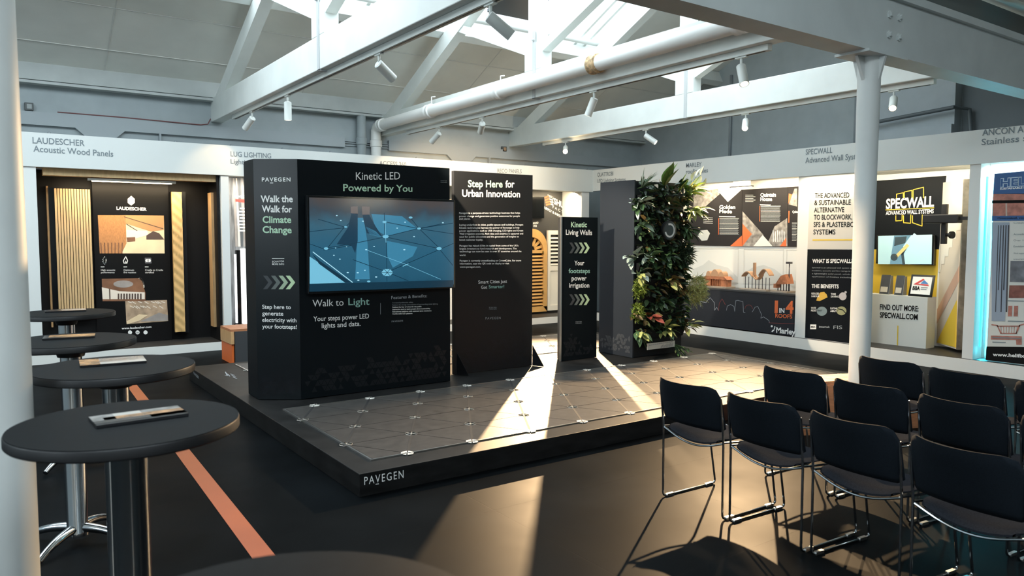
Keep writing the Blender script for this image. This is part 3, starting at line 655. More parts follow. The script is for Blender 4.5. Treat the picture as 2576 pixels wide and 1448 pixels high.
B.line('lettering', [M(702, 1255), M(718, 1240), M(722, 1225)], 3.2, TXW); B.line('lettering', [M(680, 1192), M(868, 1198)], .8, REDL)
B.line('skyline', [M(*p) for p in ((180, 1075), (180, 1035), (222, 1045), (225, 1035), (252, 1008), (282, 1045), (284, 1100), (298, 1078), (312, 1102))], 1.1, LINE)
B.line('skyline', [M(*p) for p in ((312, 1102), (318, 1050), (338, 1016), (362, 1060))], 1.1, REDL)
B.line('skyline', [M(*p) for p in ((370, 1100), (376, 1070), (400, 1058), (425, 1072), (430, 1108), (438, 1030), (455, 1028), (490, 1038), (494, 1115), (506, 1118))], 1.1, LINE)
B.arc('skyline', *M(532, 1090), 9.5, 10, 180, 360, 1.1, REDL); B.line('skyline', [M(*p) for p in ((558, 1112), (578, 1078), (598, 1072), (625, 1130), (620, 1158), (640, 1148), (680, 1175), (682, 1192))], 1.1, LINE)
B.done()
o = thing('exhibit_wall', 'white back wall with grey hill silhouettes in frames behind the roof models', 'exhibit wall')
MB().box(9.95, 10.0, 6.53, 8.94, .775, 2.46).build('board', PART, o)
B = wallB(9.95, o); HILL = mat('hill_grey', (.62, .64, .62), .6); FR = mat('frame_line', (.66, .66, .62), .6)
for pts, hill in (([(120, 650), (458, 650), (452, 905), (125, 905)], [(125, 900), (128, 800), (200, 770), (240, 735), (300, 770), (380, 790), (452, 860), (452, 900)]), ([(498, 655), (785, 658), (780, 912), (495, 905)], [(496, 830), (560, 790), (640, 770), (720, 800), (782, 850), (780, 910), (496, 904)]), ([(808, 660), (885, 660), (878, 935), (806, 915)], [(807, 860), (880, 890), (878, 930), (807, 912)])):
    B.poly('hill_silhouette', [M(*p) for p in hill], HILL); q = [M(*p) for p in pts]; B.line('panel_frame', q + q[:1], 1.4, FR)
B.done()
DKP = mat('poster_charcoal', (.030, .028, .030), .6, spec=.1); PIC = mat('ph_building', (.30, .28, .26), .6, noise=.5, scale=14)
def roofposter(label, pts, extra):
    o = thing('wall_poster', label, 'poster', 'project posters above the roof models')
    Bq = wallB(9.94, o); ys = [Bq.px(*M(*p)) for p in pts]
    MB().box(9.94, 9.95, min(p.y for p in ys), max(p.y for p in ys), 1.44, 2.335).build('board', DKP, o)
    extra(Bq); Bq.done()
def body(B, x0, x1, y0, y1, n):
    for k in range(n): y = y0 + (y1 - y0) * k / (n - 1); B.line('lettering', [M(x0, y), M(x1 - (k * 13) % 9, y)], .9, TXDIM if k % 5 else TXW)
def gm1(B):
    B.poly('picture', [M(130, 420), M(320, 255), M(300, 215), M(130, 250)], PIC); B.poly('picture', [M(325, 250), M(380, 312), M(478, 224), M(300, 236)], PART, .003)
    B.text('title', 'Golden', *M(318, 362), *M(434, 362), 9.5, TXW, .03); B.text('title', 'Mede', *M(318, 392), *M(410, 394), 9.5, TXW, .03)
    body(B, 320, 460, 432, 548, 17); B.line('title', [M(318, 418), M(434, 420)], 2, TXW); B.line('accent', [M(314, 432), M(312, 548)], 1.5, REDP)
    B.poly('picture', [M(160, 560), M(180, 520), M(230, 515), M(250, 540), M(230, 590), M(190, 595)], HILL); B.poly('accent', [M(396, 634), M(482, 556), M(484, 634)], REDP)
    for k in range(4): B.line('lettering', [M(202, 425 + k * 13), M(270, 428 + k * 13)], .9, TXW)
def gm2(B):
    B.text('title', 'Quintain', *M(617, 274), *M(730, 272), 9.5, TXW, .03); B.text('title', 'House', *M(617, 304), *M(702, 304), 9.5, TXW, .03)
    body(B, 620, 764, 342, 452, 16); B.line('title', [M(615, 332), M(690, 334)], 2, TXW); B.line('accent', [M(613, 342), M(612, 452)], 1.5, REDP)
    B.poly('picture', [M(487, 380), M(640, 552), M(580, 634), M(486, 634)], PIC); B.poly('accent', [M(487, 470), M(555, 545), M(486, 634)], REDP, .003)
    B.poly('picture', [M(565, 634), M(634, 552), M(706, 634)], PART, .0035); B.poly('picture', [M(675, 600), M(720, 490), M(812, 430), M(814, 634), M(708, 634)], PIC)
    for k in range(6): B.line('picture', [M(710 + k * 16, 520 + k % 2 * 8), M(712 + k * 16, 600)], 2, TXW, .003)
    B.poly('accent', [M(760, 634), M(806, 570), M(806, 634)], REDP, .004)
    for k in range(5): B.line('lettering', [M(508, 262 + k * 12), M(565 + k % 2 * 15, 262 + k * 12)], .9, TXW)
def gm3(B):
    B.poly('picture', [M(822, 330), M(866, 215), M(884, 215), M(884, 345)], PIC); B.poly('accent', [M(820, 325), M(850, 260), M(824, 250)], REDP, .003)
    body(B, 848, 884, 465, 590, 16); B.text('title', 'Quba', *M(850, 392), *M(890, 392), 6, TXW, .03); B.line('accent', [M(826, 380), M(824, 460)], 3, REDP)
roofposter('charcoal poster titled Golden Mede left of its neighbour', [(60, 220), (485, 220)], gm1)
roofposter('charcoal poster titled Quintain House in the middle of the row', [(487, 220), (817, 220)], gm2)
roofposter('narrow visible charcoal poster at the right end of the row', [(819, 220), (930, 220)], gm3)
TERRA = mat('terracotta', (.40, .15, .07), .6, noise=.25, scale=30); TAN = mat('tan_wood', (.48, .28, .16), .6); BASEW = mat('model_base', (.36, .30, .24), .6); STEEL = mat('dark_rod', (.05, .05, .06), .4)
ZC = .775
def mpt(x, y, X=9.72): p = wallB(X, None).px(*M(x, y)); return p
o = thing('roof_model', 'terracotta model of a domed building on the counter, leftmost', 'model')
yl, yr = mpt(385, 930).y, mpt(215, 930).y; yc = (yl + yr) / 2; hw = (yr - yl) / 2
MB().box(9.60, 9.85, yl - .03, yr + .03, ZC, ZC + .02).build('base', BASEW, o)
mm = MB(); mm.box(9.68, 9.80, yc - hw * .95, yc - hw * .45, ZC + .02, ZC + .13); mm.box(9.68, 9.80, yc + hw * .45, yc + hw * .95, ZC + .02, ZC + .13)
for k in range(6): y = yc - hw * .4 + k * hw * .16; mm.box(9.68, 9.69, y, y + .012, ZC + .02, ZC + .13)
mm.box(9.72, 9.80, yc - hw * .3, yc + hw * .3, ZC + .02, ZC + .12); mm.build('walls', TERRA, o)
mm = MB(); mm.prism([(9.66, yc - hw * 1.05, ZC + .13), (9.66, yc + hw * 1.05, ZC + .13), (9.66, yc + hw * .8, ZC + .18), (9.66, yc - hw * .8, ZC + .18)], (.16, 0, 0), TERRA); mm.prism([(9.66, yc + hw * .32 * math.cos(math.pi * k / 10), ZC + .18 + .11 * math.sin(math.pi * k / 10)) for k in range(11)], (.12, 0, 0), TAN)
for s in (-1, 1): mm.prism([(9.66, yc + s * hw * .55 + hw * .2 * math.cos(math.pi * k / 8), ZC + .18 + .08 * math.sin(math.pi * k / 8)) for k in range(9)], (.12, 0, 0), TAN)
mm.build('roofs', TAN, o)
o = thing('roof_model', 'model of curved roof shells on thin rods, middle of the counter', 'model')
ys = mpt(700, 955).y, mpt(500, 945).y
MB().box(9.58, 9.82, ys[0], ys[1], ZC, ZC + .02).build('base', BASEW, o)
rd = MB(); sh = MB()
def arcshell(ya, yb, z0, h, x0, x1):
    n = 10; t = .014
    for k in range(n):
        a, b_ = k / n, (k + 1) / n; za = z0 + h * math.sin(math.pi * a * .8 + .3); zb = z0 + h * math.sin(math.pi * b_ * .8 + .3); y0 = ya + (yb - ya) * a; y1 = ya + (yb - ya) * b_
        sh.hexa([(x0, y0, za), (x1, y0, za), (x1, y1, zb), (x0, y1, zb), (x0, y0, za + t), (x1, y0, za + t), (x1, y1, zb + t), (x0, y1, zb + t)])
span = ys[1] - ys[0]
arcshell(ys[1], ys[1] - span * .38, ZC + .17, .10, 9.64, 9.76); arcshell(ys[1] - span * .36, ys[1] - span * .64, ZC + .26, -.10, 9.66, 9.76); arcshell(ys[1] - span * .62, ys[0], ZC + .19, .13, 9.64, 9.76)
sh.box(9.68, 9.72, ys[1] - span * .42, ys[1] - span * .36, ZC + .22, ZC + .42)
for k in range(8): y = ys[1] - span * (.06 + .125 * k); rd.tube([(9.70, y, ZC + .02), (9.70, y, ZC + .2)], .006, 6)
rd.build('rods', STEEL, o); sh.build('roof_shells', TAN, o)
o = thing('roof_model', 'terracotta model house with tall chimney post, rightmost on the counter', 'model')
ya, yb = mpt(850, 970).y, mpt(730, 960).y
MB().box(9.58, 9.82, ya, yb, ZC, ZC + .02).build('base', BASEW, o)
rd = MB()
for k in range(5): y = ya + (yb - ya) * (.15 + .17 * k); rd.tube([(9.7, y, ZC + .02), (9.7, y, ZC + .15)], .008, 6)
rd.tube([(9.7, ya + .05, ZC + .02), (9.7, ya + .05, ZC + .42)], .009, 6); rd.box(9.67, 9.73, ya + .02, ya + .09, ZC + .42, ZC + .45); rd.build('rods', STEEL, o)
sh = MB(); sh.prism([(9.62, ya + .02, ZC + .13), (9.62, yb - .05, ZC + .11), (9.62, (ya + yb) / 2, ZC + .24), (9.62, ya + .06, ZC + .27)], (.16, 0, 0)); sh.box(9.64, 9.76, yb - .06, yb - .01, ZC + .06, ZC + .12); sh.build('roof', TERRA, o)
o = thing('strip_light', 'slim black lamp bar under the fascia above the project posters', 'light')
MB().box(9.68, 9.74, 7.45, 7.86, 2.355, 2.375).build('housing', BLACK, o); MB().box(9.69, 9.73, 7.5, 7.8, 2.375, 2.46).build('bracket', PART, o); MB().box(9.69, 9.73, 7.47, 7.84, 2.35, 2.3555).build('diffuser', LEDW, o)
area('roof_exhibit_glow', (9.62, 7.6, 2.43), (.3, 0, -1), .08, 2.0, 38, (1, .82, .56)).rotation_euler.rotate_axis('Z', 0)

# ------------------------------------------------------------------ wall system exhibit
o = thing('text_panel', 'white and black wall panel about an advanced wall system, left of the column', 'exhibit wall')
MB().box(9.52, 9.60, 5.50, 6.37, .16, 2.435).build('board', PART, o)
B = wallB(9.52, o); B.zmin = .165; B.ymin = 5.505
def C(x, y): return (2010 + x * .3247, 430 + y * .3247)
CRM = mat('cream_print', (.62, .60, .54), .5); BLK = mat('black_print', (.007, .009, .012), .5, spec=.1); BLT = mat('black_lettering', (.012, .012, .012), .8, spec=.05)
B.poly('lower_print', [C(66, 606), C(640, 610), C(640, 1365), C(46, 1297)], BLK, .001); B.poly('upper_print', [C(85, 120), C(640, 100), C(640, 608), C(66, 604)], CRM, .001)
for k, t in enumerate(('THE ADVANCED', '& SUSTAINABLE', 'ALTERNATIVE', 'TO BLOCKWORK,', 'SFS & PLASTERBOARD', 'SYSTEMS')):
    yl = (208, 263, 320, 376, 432, 490)[k]; xr = (390, 402, 350, 412, 520, 282)[k]; B.text('lettering', t, *C((123, 119, 117, 115, 113, 111)[k], yl), *C(xr, yl - (4, 4, 3, 2, 0, 0)[k]), 12.5, BLT, .012)
B.line('accent', [C(108, 534), C(520, 532)], 3, YELLOW)
B.text('lettering', 'WHAT IS SPECWALL?', *C(104, 710), *C(416, 712), 9.8, TXW, .03)
for k, t in enumerate(('Specwall is an advanced wall system with thermal', 'insulation, acoustic and fire ratings in the form of', 'a lightweight solid panel, which allows for', 'application of finishes including tiles and')): B.text('caption', t, *C(101, 752 + k * 23), *C(510, 757 + k * 25), 3.2, TXDIM)
B.text('lettering', 'THE BENEFITS', *C(98, 904), *C(308, 908), 9.5, TXW, .03)
for t1, t2, x, y in (('REDUCED', 'LABOUR', 97, 955), ('TIME', 'SAVING', 247, 958), ('WATER', 'RESISTANT', 94, 1066), ('SUSTAIN', 'ABILITY', 243, 1070)):
    B.text('caption', t1, *C(x, y), *C(x + (60 if len(t1) > 5 else 40), y + 1), 4.6, TXW, .02); B.text('caption', t2, *C(x, y + 20), *C(x + (62 if len(t2) < 8 else 88), y + 21), 4.6, TXW, .02)
HATY = mat('hard_hat_yellow', (.62, .38, .06), .5); B.poly('picture', [C(135, 1003), C(140, 985), C(165, 940), C(195, 935), (2010 + 215 * .3247, 430 + 955 * .3247), C(222, 978), C(205, 985), C(180, 998), C(160, 1006)], HATY)
B.disc('picture', *C(340, 970), 9.5, 10, mat('watch_face', (.55, .52, .52), .5)); B.disc('picture', *C(362, 938), 3, 3, mat('watch_face', (.5, .5, .5), .5)); B.disc('picture', *C(178, 1085), 13, 11.5, mat('water_print', (.18, .24, .26), .4)); B.disc('picture', *C(330, 1082), 12.5, 11, mat('leaf_print', (.34, .34, .18), .5))
B.line('picture', [C(300, 1065), C(340, 1075), C(362, 1100)], 2, BLK, .004)
B.poly('caption', [C(88, 1188), C(134, 1188), C(133, 1224), C(87, 1224)], TXW); B.text('caption', 'BBA', *C(94, 1212), *C(128, 1212), 4, BLT, .03, lift=.005)
B.text('caption', 'intertek', *C(156, 1212), *C(240, 1214), 4.5, TXDIM, .03); B.text('caption', 'FIS', *C(267, 1222), *C(335, 1223), 9, TXDIM, 0); B.done()
o = thing('exhibit_wall', 'black and yellow wall with SPECWALL logo behind the white kiosk', 'exhibit wall')
MB().box(10.30, 10.36, 4.255, 6.36, .16, 2.455).build('board', PART, o)
def S(x, y): return (2190 + x * .373, 380 + y * .373)
B = wallB(10.30, o); B.zmin = .165
B.poly('black_panel', [S(-80, 208), S(512, 165), S(462, 662), S(-90, 662)], BLK, .001); B.poly('yellow_panel', [S(-90, 662), S(462, 662), S(425, 1325), S(-90, 1290)], YELLOW, .001)
B.done()
B = wallB(10.296, o)
B.text('logo', 'SPECWALL', *S(104, 388), *S(428, 372), 25, TXW, .03); B.text('logo', 'ADVANCED WALL SYSTEMS', *S(103, 430), *S(426, 418), 10, TXW, .02); B.line('logo', [S(103, 396), S(428, 382)], 1.5, YELLOW)
for a, b_, t0, t1 in ((176, 222, 290, 280), (228, 280, 275, 264), (288, 358, 260, 243)):
    B.line('logo', [S(a, 322), S(a, t0), S(b_, t1), S(b_, 315)], 1.8, YELLOW); B.line('logo', [S(a - 5, 435), S(a - 5, 470 if a < 200 else 482), S(b_ - 10, 468 if a < 200 else (486 if a < 250 else 505)), S(b_ - 8, 430)], 1.8, YELLOW)
B.done()
o = thing('wall_screen', 'lit screen showing blue white panels on the yellow and black wall', 'screen')
p0 = wallB(10.22, None)
a, b_ = p0.px(*S(42, 566)), p0.px(*S(422, 770))
MB().box(10.22, 10.29, b_.y, a.y, b_.z, a.z).build('bezel', BLACKG, o, bevel=.004)
B = wallB(10.218, o); EB = mat('screen_pale_blue', (.36, .56, .60), .4, emit=.6); ED = mat('screen_dark', (.03, .05, .06), .4, emit=.7); EM = mat('screen_mid', (.12, .19, .21), .4, emit=.8); EY = mat('screen_ochre', (.55, .42, .16), .4, emit=.7)
B.poly('display', [S(52, 572), S(416, 562), S(412, 762), S(50, 762)], EB); B.poly('picture', [S(160, 570), S(275, 566), S(220, 640), S(232, 762), S(130, 762)], EM); B.poly('picture', [S(165, 580), S(245, 574), S(235, 620), S(160, 640)], ED, .003)
B.line('picture', [S(300, 565), S(238, 650)], 8, EB, .004); B.line('picture', [S(250, 635), S(180, 705)], 7, EY, .005); B.disc('picture', *S(160, 715), 9, 9, ED, .005); B.line('picture', [S(238, 650), S(215, 690), S(225, 760)], 6, ED, .0045); B.done()
o = thing('kiosk', 'white box kiosk lettered FIND OUT MORE under the small screen', 'kiosk')
MB().box(9.92, 10.14, 4.87, 5.70, .158, .82).build('cabinet', mat('kiosk_white', (.66, .67, .63), .5), o)
B = wallB(9.92, o); B.text('lettering', 'FIND OUT MORE:', *S(63, 1066), *S(324, 1080), 13.5, BLT, .025); B.text('lettering', 'SPECWALL.COM', *S(63, 1120), *S(318, 1136), 13.5, BLT, .03); B.line('accent', [S(185, 1178), S(182, 1306)], 2.6, YELLOW); B.done()
for k, (x0, x1, lab) in enumerate(((62, 128, 'stack of dark brochures in a holder, left on the kiosk'), (163, 222, 'stack of dark brochures in a holder, middle of the kiosk'))):
    o = thing('brochure_holder', lab, 'brochure holder', 'brochure holders on the white kiosk')
    q = wallB(10.02, None); ya, yb = q.px(*S(x1, 970)).y, q.px(*S(x0, 970)).y
    MB().hexa([(10.0, ya, .82), (10.0, yb, .82), (10.10, yb, .82), (10.10, ya, .82), (10.05, ya, 1.07), (10.05, yb, 1.07), (10.10, yb, 1.07), (10.10, ya, 1.07)]).build('holder', mat('holder_grey', (.18, .19, .2), .3), o)
    MB().hexa([(9.992, ya + .01, .83), (9.992, yb - .01, .83), (9.998, yb - .01, .83), (9.998, ya + .01, .83), (10.044, ya + .01, 1.08), (10.044, yb - .01, 1.08), (10.06, yb - .01, 1.08), (10.06, ya + .01, 1.08)]).build('brochure', mat('brochure_slate', (.06, .065, .075), .35), o)
    MB().hexa([(9.988, ya + .02, .85), (9.988, yb - .02, .85), (9.994, yb - .02, .85), (9.994, ya + .02, .85), (10.006, ya + .02, .92), (10.006, yb - .02, .92), (10.012, yb - .02, .92), (10.012, ya + .02, .92)]).build('print', mat('brochure_light', (.5, .47, .4), .4), o)
o = thing('framed_certificate', 'black framed certificate with red and blue mark leaning on the kiosk', 'certificate')
Q = lambda x, z: None
q = wallB(10.0, None); ya, yb = q.px(*S(415, 985)).y, q.px(*S(258, 980)).y
def lean(z): return 9.98 + (z - .82) * .25
def leanbox(y0, y1, z0, z1, d0, d1): return [(lean(z0) + d0, y0, z0), (lean(z0) + d0, y1, z0), (lean(z0) + d1, y1, z0), (lean(z0) + d1, y0, z0), (lean(z1) + d0, y0, z1), (lean(z1) + d0, y1, z1), (lean(z1) + d1, y1, z1), (lean(z1) + d1, y0, z1)]
MB().hexa(leanbox(ya, yb, .82, 1.10, 0, .02)).build('frame', BLACKG, o)
MB().hexa(leanbox(ya + .025, yb - .025, .85, 1.075, -.002, .01)).build('print', TXW, o)
lm = MB(); RD = mat('mark_red', (.6, .05, .05), .5); BL = mat('mark_blue', (.05, .2, .5), .5)
def lp(u, v): z = .85 + .225 * v; return (lean(z) - .005, yb - .025 - (yb - ya - .05) * u, z)
lm.face([lp(*p) for p in ((.08, .55), (.55, .9), (.62, .85), (.3, .6), (.85, .58), (.9, .5))], RD); lm.face([lp(*p) for p in ((.45, .62), (.62, .82), (.85, .62))], BL)
lm.face([lp(*p) for p in ((.5, .42), (.85, .42), (.85, .38), (.5, .38))], TXGREY); lm.face([lp(*p) for p in ((.5, .32), (.8, .32), (.8, .28), (.5, .28))], TXGREY)
vs, fs, x0, x1 = text_mesh('BBA', .04); nv = [lm.bm.verts.new(lp(.08 + (p.x - x0) / (x1 - x0) * .38, .24 + p.y * .3)) for p in vs]; ki = lm.mi(BLT)
for f in fs: lm.bm.faces.new([nv[i] for i in f]).material_index = ki
lm.build('mark', None, o)
# sample wall section
o = thing('wall_sample', 'cut away sample wall panel with tile strips and yellow triangle on right side', 'wall sample')
pa, pb = V((10.29, 4.915, .2)), V((9.90, 4.485, .2)); dr = (pb - pa); nrm = V((dr.y, -dr.x, 0)).normalized()
if nrm.dot(EYE - pa) < 0: nrm = -nrm
MB().prism([pa, pb, pb - nrm * .10, pa - nrm * .10], (0, 0, 2.10)).build('panel_core', mat('board_beige', (.60, .55, .48), .6), o)
MB().prism([pb + nrm * .006, pb + dr.normalized() * .03 + nrm * .006, pb + dr.normalized() * .03 - nrm * .11, pb - nrm * .11], (0, 0, 2.10)).build('edge_profile', mat('zinc_edge', (.20, .19, .17), .4, .6, noise=.3, scale=10), o)
B = Board(pa, dr, nrm, o)
B.poly('tile_strips', [S(475, 490), S(612, 470), S(608, 532), S(580, 534), S(578, 590), S(555, 592), S(552, 648), S(530, 650), S(526, 708), S(502, 710), S(500, 760), S(478, 762), S(474, 815), S(455, 815)], mat('white_tile', (.74, .73, .68), .3))
B.poly('paint_stripe', [S(448, 1165), S(600, 870), S(600, 770), S(450, 1065)], mat('pink_stripe', (.55, .36, .28), .6)); B.poly('paint_triangle', [S(446, 1288), S(584, 1000), S(580, 1325)], YELLOW)
B.done()
o = thing('display_bracket', 'black angled bracket arm holding the wall sample', 'bracket')
BKM = mat('bracket_black', (.006, .006, .007), .5)
MB().box(9.66, 9.80, 4.43, 4.85, 1.765, 1.87).build('arm', BKM, o, bevel=.01); MB().box(9.74, 9.80, 4.60, 4.66, 1.51, 2.0).build('upright', BKM, o, bevel=.006)
MB().box(9.71, 9.75, 4.25, 4.44, 1.80, 1.84).build('mount', BKM, o)
MB().lathe([(.02, 0), (.02, .05), (.045, .06), (.045, .09)], (9.77, 4.60, 1.62), 14, axis=(-.3, -1, 0)).build('knob', BKM, o)
area('wall_exhibit_glow', (9.60, 5.35, 2.43), (.45, 0, -1), .08, 1.9, 42, (1, .86, .62))
area('text_panel_glow', (9.40, 6.0, 2.40), (.25, 0, -1), .08, .8, 10, (1, .84, .58))

# ------------------------------------------------------------------ cyan lit exhibit
def Hh(x, y): return (2420 + x * .456, 300 + y * .456)
o = thing('exhibit_poster', 'blue and white banner about wall repair at the right edge', 'poster')
MB().box(9.54, 9.58, 2.9, 3.99, .165, 2.32).build('board', mat('banner_cream', (.66, .66, .61), .5), o)
B = wallB(9.54, o); B.zmin = .168; NB = mat('royal_blue', (.02, .09, .26), .45); BRK = mat('brick_print', (.42, .17, .13), .6, noise=.3, scale=18)
B.poly('heading_block', [Hh(180, 300), Hh(420, 278), Hh(420, 412), Hh(172, 412)], NB); B.poly('picture', [Hh(172, 412), Hh(420, 408), Hh(420, 530), Hh(166, 532)], BRK, .0025); B.line('picture', [Hh(172, 455), Hh(420, 452)], 6, BLT, .004); B.line('picture', [Hh(245, 465), Hh(246, 530)], 3, mat('mortar', (.5, .42, .36), .6), .004)
B.poly('heading_block', [Hh(166, 532), Hh(420, 530), Hh(420, 558), Hh(165, 560)], NB, .003); B.text('lettering', 'Concealed, non-disruptive', *Hh(195, 549), *Hh(470, 547), 4.5, TXW, .02)
B.text('lettering', 'HELIFIX', *Hh(212, 372), *Hh(500, 355), 21, mat('pale_blue_print', (.45, .58, .70), .5), .07); B.text('lettering', 'HELIFIX', *Hh(214, 371), *Hh(498, 354), 20, NB, .02, lift=.005); B.text('lettering', 'SUSTAINABLE STRUCTURAL', *Hh(210, 388), *Hh(470, 374), 4.6, TXW, .03)
B.poly('sample_block', [Hh(165, 568), Hh(263, 568), Hh(237, 1112), Hh(164, 1112)], mat('pale_blue_block', (.30, .36, .44), .5))
for k in range(5): x = 196 + k * 14; B.line('sample_block', [Hh(x + 6, 585), Hh(x - 4 - (6 - k), 1060 - k % 2 * 120)], 1.5 + k * .25, STEEL, .004)
for k in range(6): y = (575, 638, 672, 705, 743, 775)[k]; B.text('caption', ('Creates', 'Accredited', 'Over 100', 'Established', 'Work supported', 'insurance')[k], *Hh(285, y), *Hh(360, y - 1), 4.4, TXGREY)
B.poly('picture', [Hh(268, 780), Hh(420, 780), Hh(420, 898), Hh(264, 896)], mat('ph_slate', (.16, .17, .19), .5, noise=.4, scale=10)); B.poly('picture', [Hh(262, 915), Hh(420, 915), Hh(420, 985), Hh(258, 985)], mat('ph_rust', (.22, .08, .06), .5, noise=.3, scale=14))
for x in (256, 288): B.poly('picture', [Hh(x, 1028), Hh(x + 22, 1028), Hh(x + 20, 1086), Hh(x - 3, 1086)], BRK)
B.line('picture', [Hh(165, 1132), Hh(195, 1136), Hh(215, 1180), Hh(300, 1180), Hh(318, 1136), Hh(345, 1128)], 2.4, BRK); B.line('picture', [Hh(195, 1140), Hh(318, 1140)], 2.4, BRK)
for k in range(7): B.line('picture', [Hh(215 + k * 15, 1142), Hh(217 + k * 14, 1178)], 1, BRK)
B.poly('picture', [Hh(160, 1192), Hh(330, 1196), Hh(330, 1243), Hh(300, 1243), Hh(298, 1216), Hh(160, 1214)], BRK); B.line('picture', [Hh(168, 1203), Hh(325, 1207)], 2, TXGREY, .004)
for y in (1000, 1112, 1228): B.line('caption', [Hh(255 if y < 1200 else 170, y), Hh(340 if y < 1200 else 240, y + 2)], 2, TXGREY)
B.poly('footer_block', [Hh(135, 1252), Hh(420, 1256), Hh(420, 1360), Hh(131, 1332)], BLT, .003); B.text('lettering', 'www.helifix.co.uk', *Hh(170, 1304), *Hh(440, 1318), 8.5, TXW, .03, lift=.005)
B.done()
tag(MB().box(9.75, 9.81, 1.0, 4.128, .16, 2.455).build('back_panel', PART), 'white back wall behind the blue banner', 'exhibit wall')
area('cyan_edge_glow', (9.70, 4.115, 1.2), (-.25, -1, 0), .05, 2.0, 34, (.05, .75, 1.0)); area('cyan_exhibit_glow', (9.62, 3.4, 2.42), (.25, .0, -1), .1, 1.3, 16, (.85, .96, 1))
tag(MB().box(9.66, 9.69, 4.116, 4.128, .3, 2.3).build('light_strip', mat('cyan_led', (.06, .65, .9), .4, emit=1.6)), 'vertical cyan light strip along the white partition', 'light')

# ------------------------------------------------------------------ demo platform
PX0, PX1, PY0, PY1, PZ = 1.84, 7.58, 4.245, 8.84, .15
o = thing('demo_platform', 'low black platform with triangular energy floor tiles', 'platform')
MB().box(PX0, PX1, PY0, PY1, 0, PZ - .004).build('deck', PLAT, o, bevel=.004)
TILE = mat('stone_tile', (.047, .044, .041), .42, spec=.32, noise=.22, scale=14, bump=.06)
PITCH, ROWH = .508, .43
def clip(poly, ax, val, keep):
    out = []
    for a, b_ in zip(poly, poly[1:] + poly[:1]):
        ia, ib = (a[ax] - val) * keep >= 0, (b_[ax] - val) * keep >= 0
        if ia: out.append(a)
        if ia != ib:
            t = (val - a[ax]) / (b_[ax] - a[ax]); out.append(tuple(a[k] + (b_[k] - a[k]) * t for k in (0, 1)))
    return out
def tilefield(x0, x1, ytop, rows, holes=()):
    tm = MB(); nodes = set()
    for r in range(rows):
        ya, yb = ytop - r * ROWH, ytop - (r + 1) * ROWH; offa = .255 if r % 2 == 0 else 0.0; offb = .255 - offa
        for k in range(-2, 13):
            xa = x0 + offa + k * PITCH; xb = x0 + offb + k * PITCH
            nb = xa - PITCH / 2
            for tri in ([(xa, ya), (xa + PITCH, ya), (nb + PITCH, yb)], [(nb, yb), (nb + PITCH, yb), (xa, ya)]):
                cx = sum(p[0] for p in tri) / 3; cy = sum(p[1] for p in tri) / 3
                q = [(cx + (p[0] - cx) * .975, cy + (p[1] - cy) * .975) for p in tri]
                q = clip(clip(q, 0, x0 + .008, 1), 0, x1 - .008, -1)
                if len(q) > 2 and max(p[0] for p in q) - min(p[0] for p in q) > .02:
                    if abs(cy - ya) > abs(cy - yb): pass
                    tm.prism([(p[0], p[1], PZ - .004) for p in q], (0, 0, .006))
            for xx, yy in ((xa, ya), (nb, yb)):
                if x0 - .02 <= xx <= x1 + .02: nodes.add((round(xx, 3), round(yy, 3)))
    return tm, sorted(nodes)
FX0, FX1, FY1, FY0 = 2.025, 7.36, 6.185, 6.185 - 4 * ROWH
tm, nodes = tilefield(FX0, FX1, FY1, 4)
MB().box(FX0, FX1, FY0, FY1, PZ - .006, PZ - .003).build('tile_bed', BLACK, o)
tm.build('floor_tiles', TILE, o)
groove = MB()
for k in range(-1, 12):                        # wide dark joints run one way only
    xt = FX0 + .255 + k * PITCH; xb = xt - 2 * PITCH
    a, b_ = (xt, FY1), (xb, FY0)
    if b_[0] < FX0: t = (FX0 - a[0]) / (b_[0] - a[0]); b_ = (FX0, FY1 + (FY0 - FY1) * t)
    if a[0] > FX1: t = (FX1 - b_[0]) / (a[0] - b_[0]); a = (FX1, FY0 + (FY1 - FY0) * t)
    if a[0] - b_[0] > .05: groove.beam((a[0], a[1], PZ + .0008), (b_[0], b_[1], PZ + .0008), .018, .004)
groove.build('rubber_joint', mat('rubber', (.008, .008, .008), .7), o)
def edging(x0, x1, y0, y1): return MB().box(x0 - .014, x1 + .014, y0 - .014, y0, PZ - .004, PZ + .006).box(x0 - .014, x1 + .014, y1, y1 + .014, PZ - .004, PZ + .006).box(x0 - .014, x0, y0, y1, PZ - .004, PZ + .006).box(x1, x1 + .014, y0, y1, PZ - .004, PZ + .006)
edging(FX0, FX1, FY0, FY1).build('edge_trim', ALU, o)
NODE = mat('corner_fitting', (.80, .77, .70), .3)
nm = MB()
for k in range(3):
    a = math.radians(k * 120 + 30); a2 = math.radians(k * 120 + 60 + 30)
    for aa in (a, a2):
        c0 = V((math.cos(aa), math.sin(aa), 0)); t = V((-c0.y, c0.x, 0))
        nm.prism([c0 * .010 + V((0, 0, PZ + .001)), c0 * .042 - t * .020 + V((0, 0, PZ + .001)), c0 * .042 + t * .020 + V((0, 0, PZ + .001))], (0, 0, .0035))
nm.lathe([(.006, PZ), (.006, PZ + .006)], (0, 0, 0), 8)
n0 = nm.build('corner_fitting', NODE, o); n0.location = (*nodes[0], 0)
for p in nodes[1:]:
    q = n0.copy(); COL.objects.link(q); q.location = (*p, 0)
tm, nodes2 = tilefield(2.30, 7.36, 8.66, 3)
tm.build('floor_tiles', TILE, o); MB().box(2.30, 7.36, 8.66 - 3 * ROWH, 8.66, PZ - .006, PZ - .003).build('tile_bed', BLACK, o); edging(2.30, 7.36, 8.66 - 3 * ROWH, 8.66).build('edge_trim', ALU, o)
for p in nodes2:
    if p[0] < 2.5 or p[0] > 4.5: q = n0.copy(); COL.objects.link(q); q.location = (*p, 0)
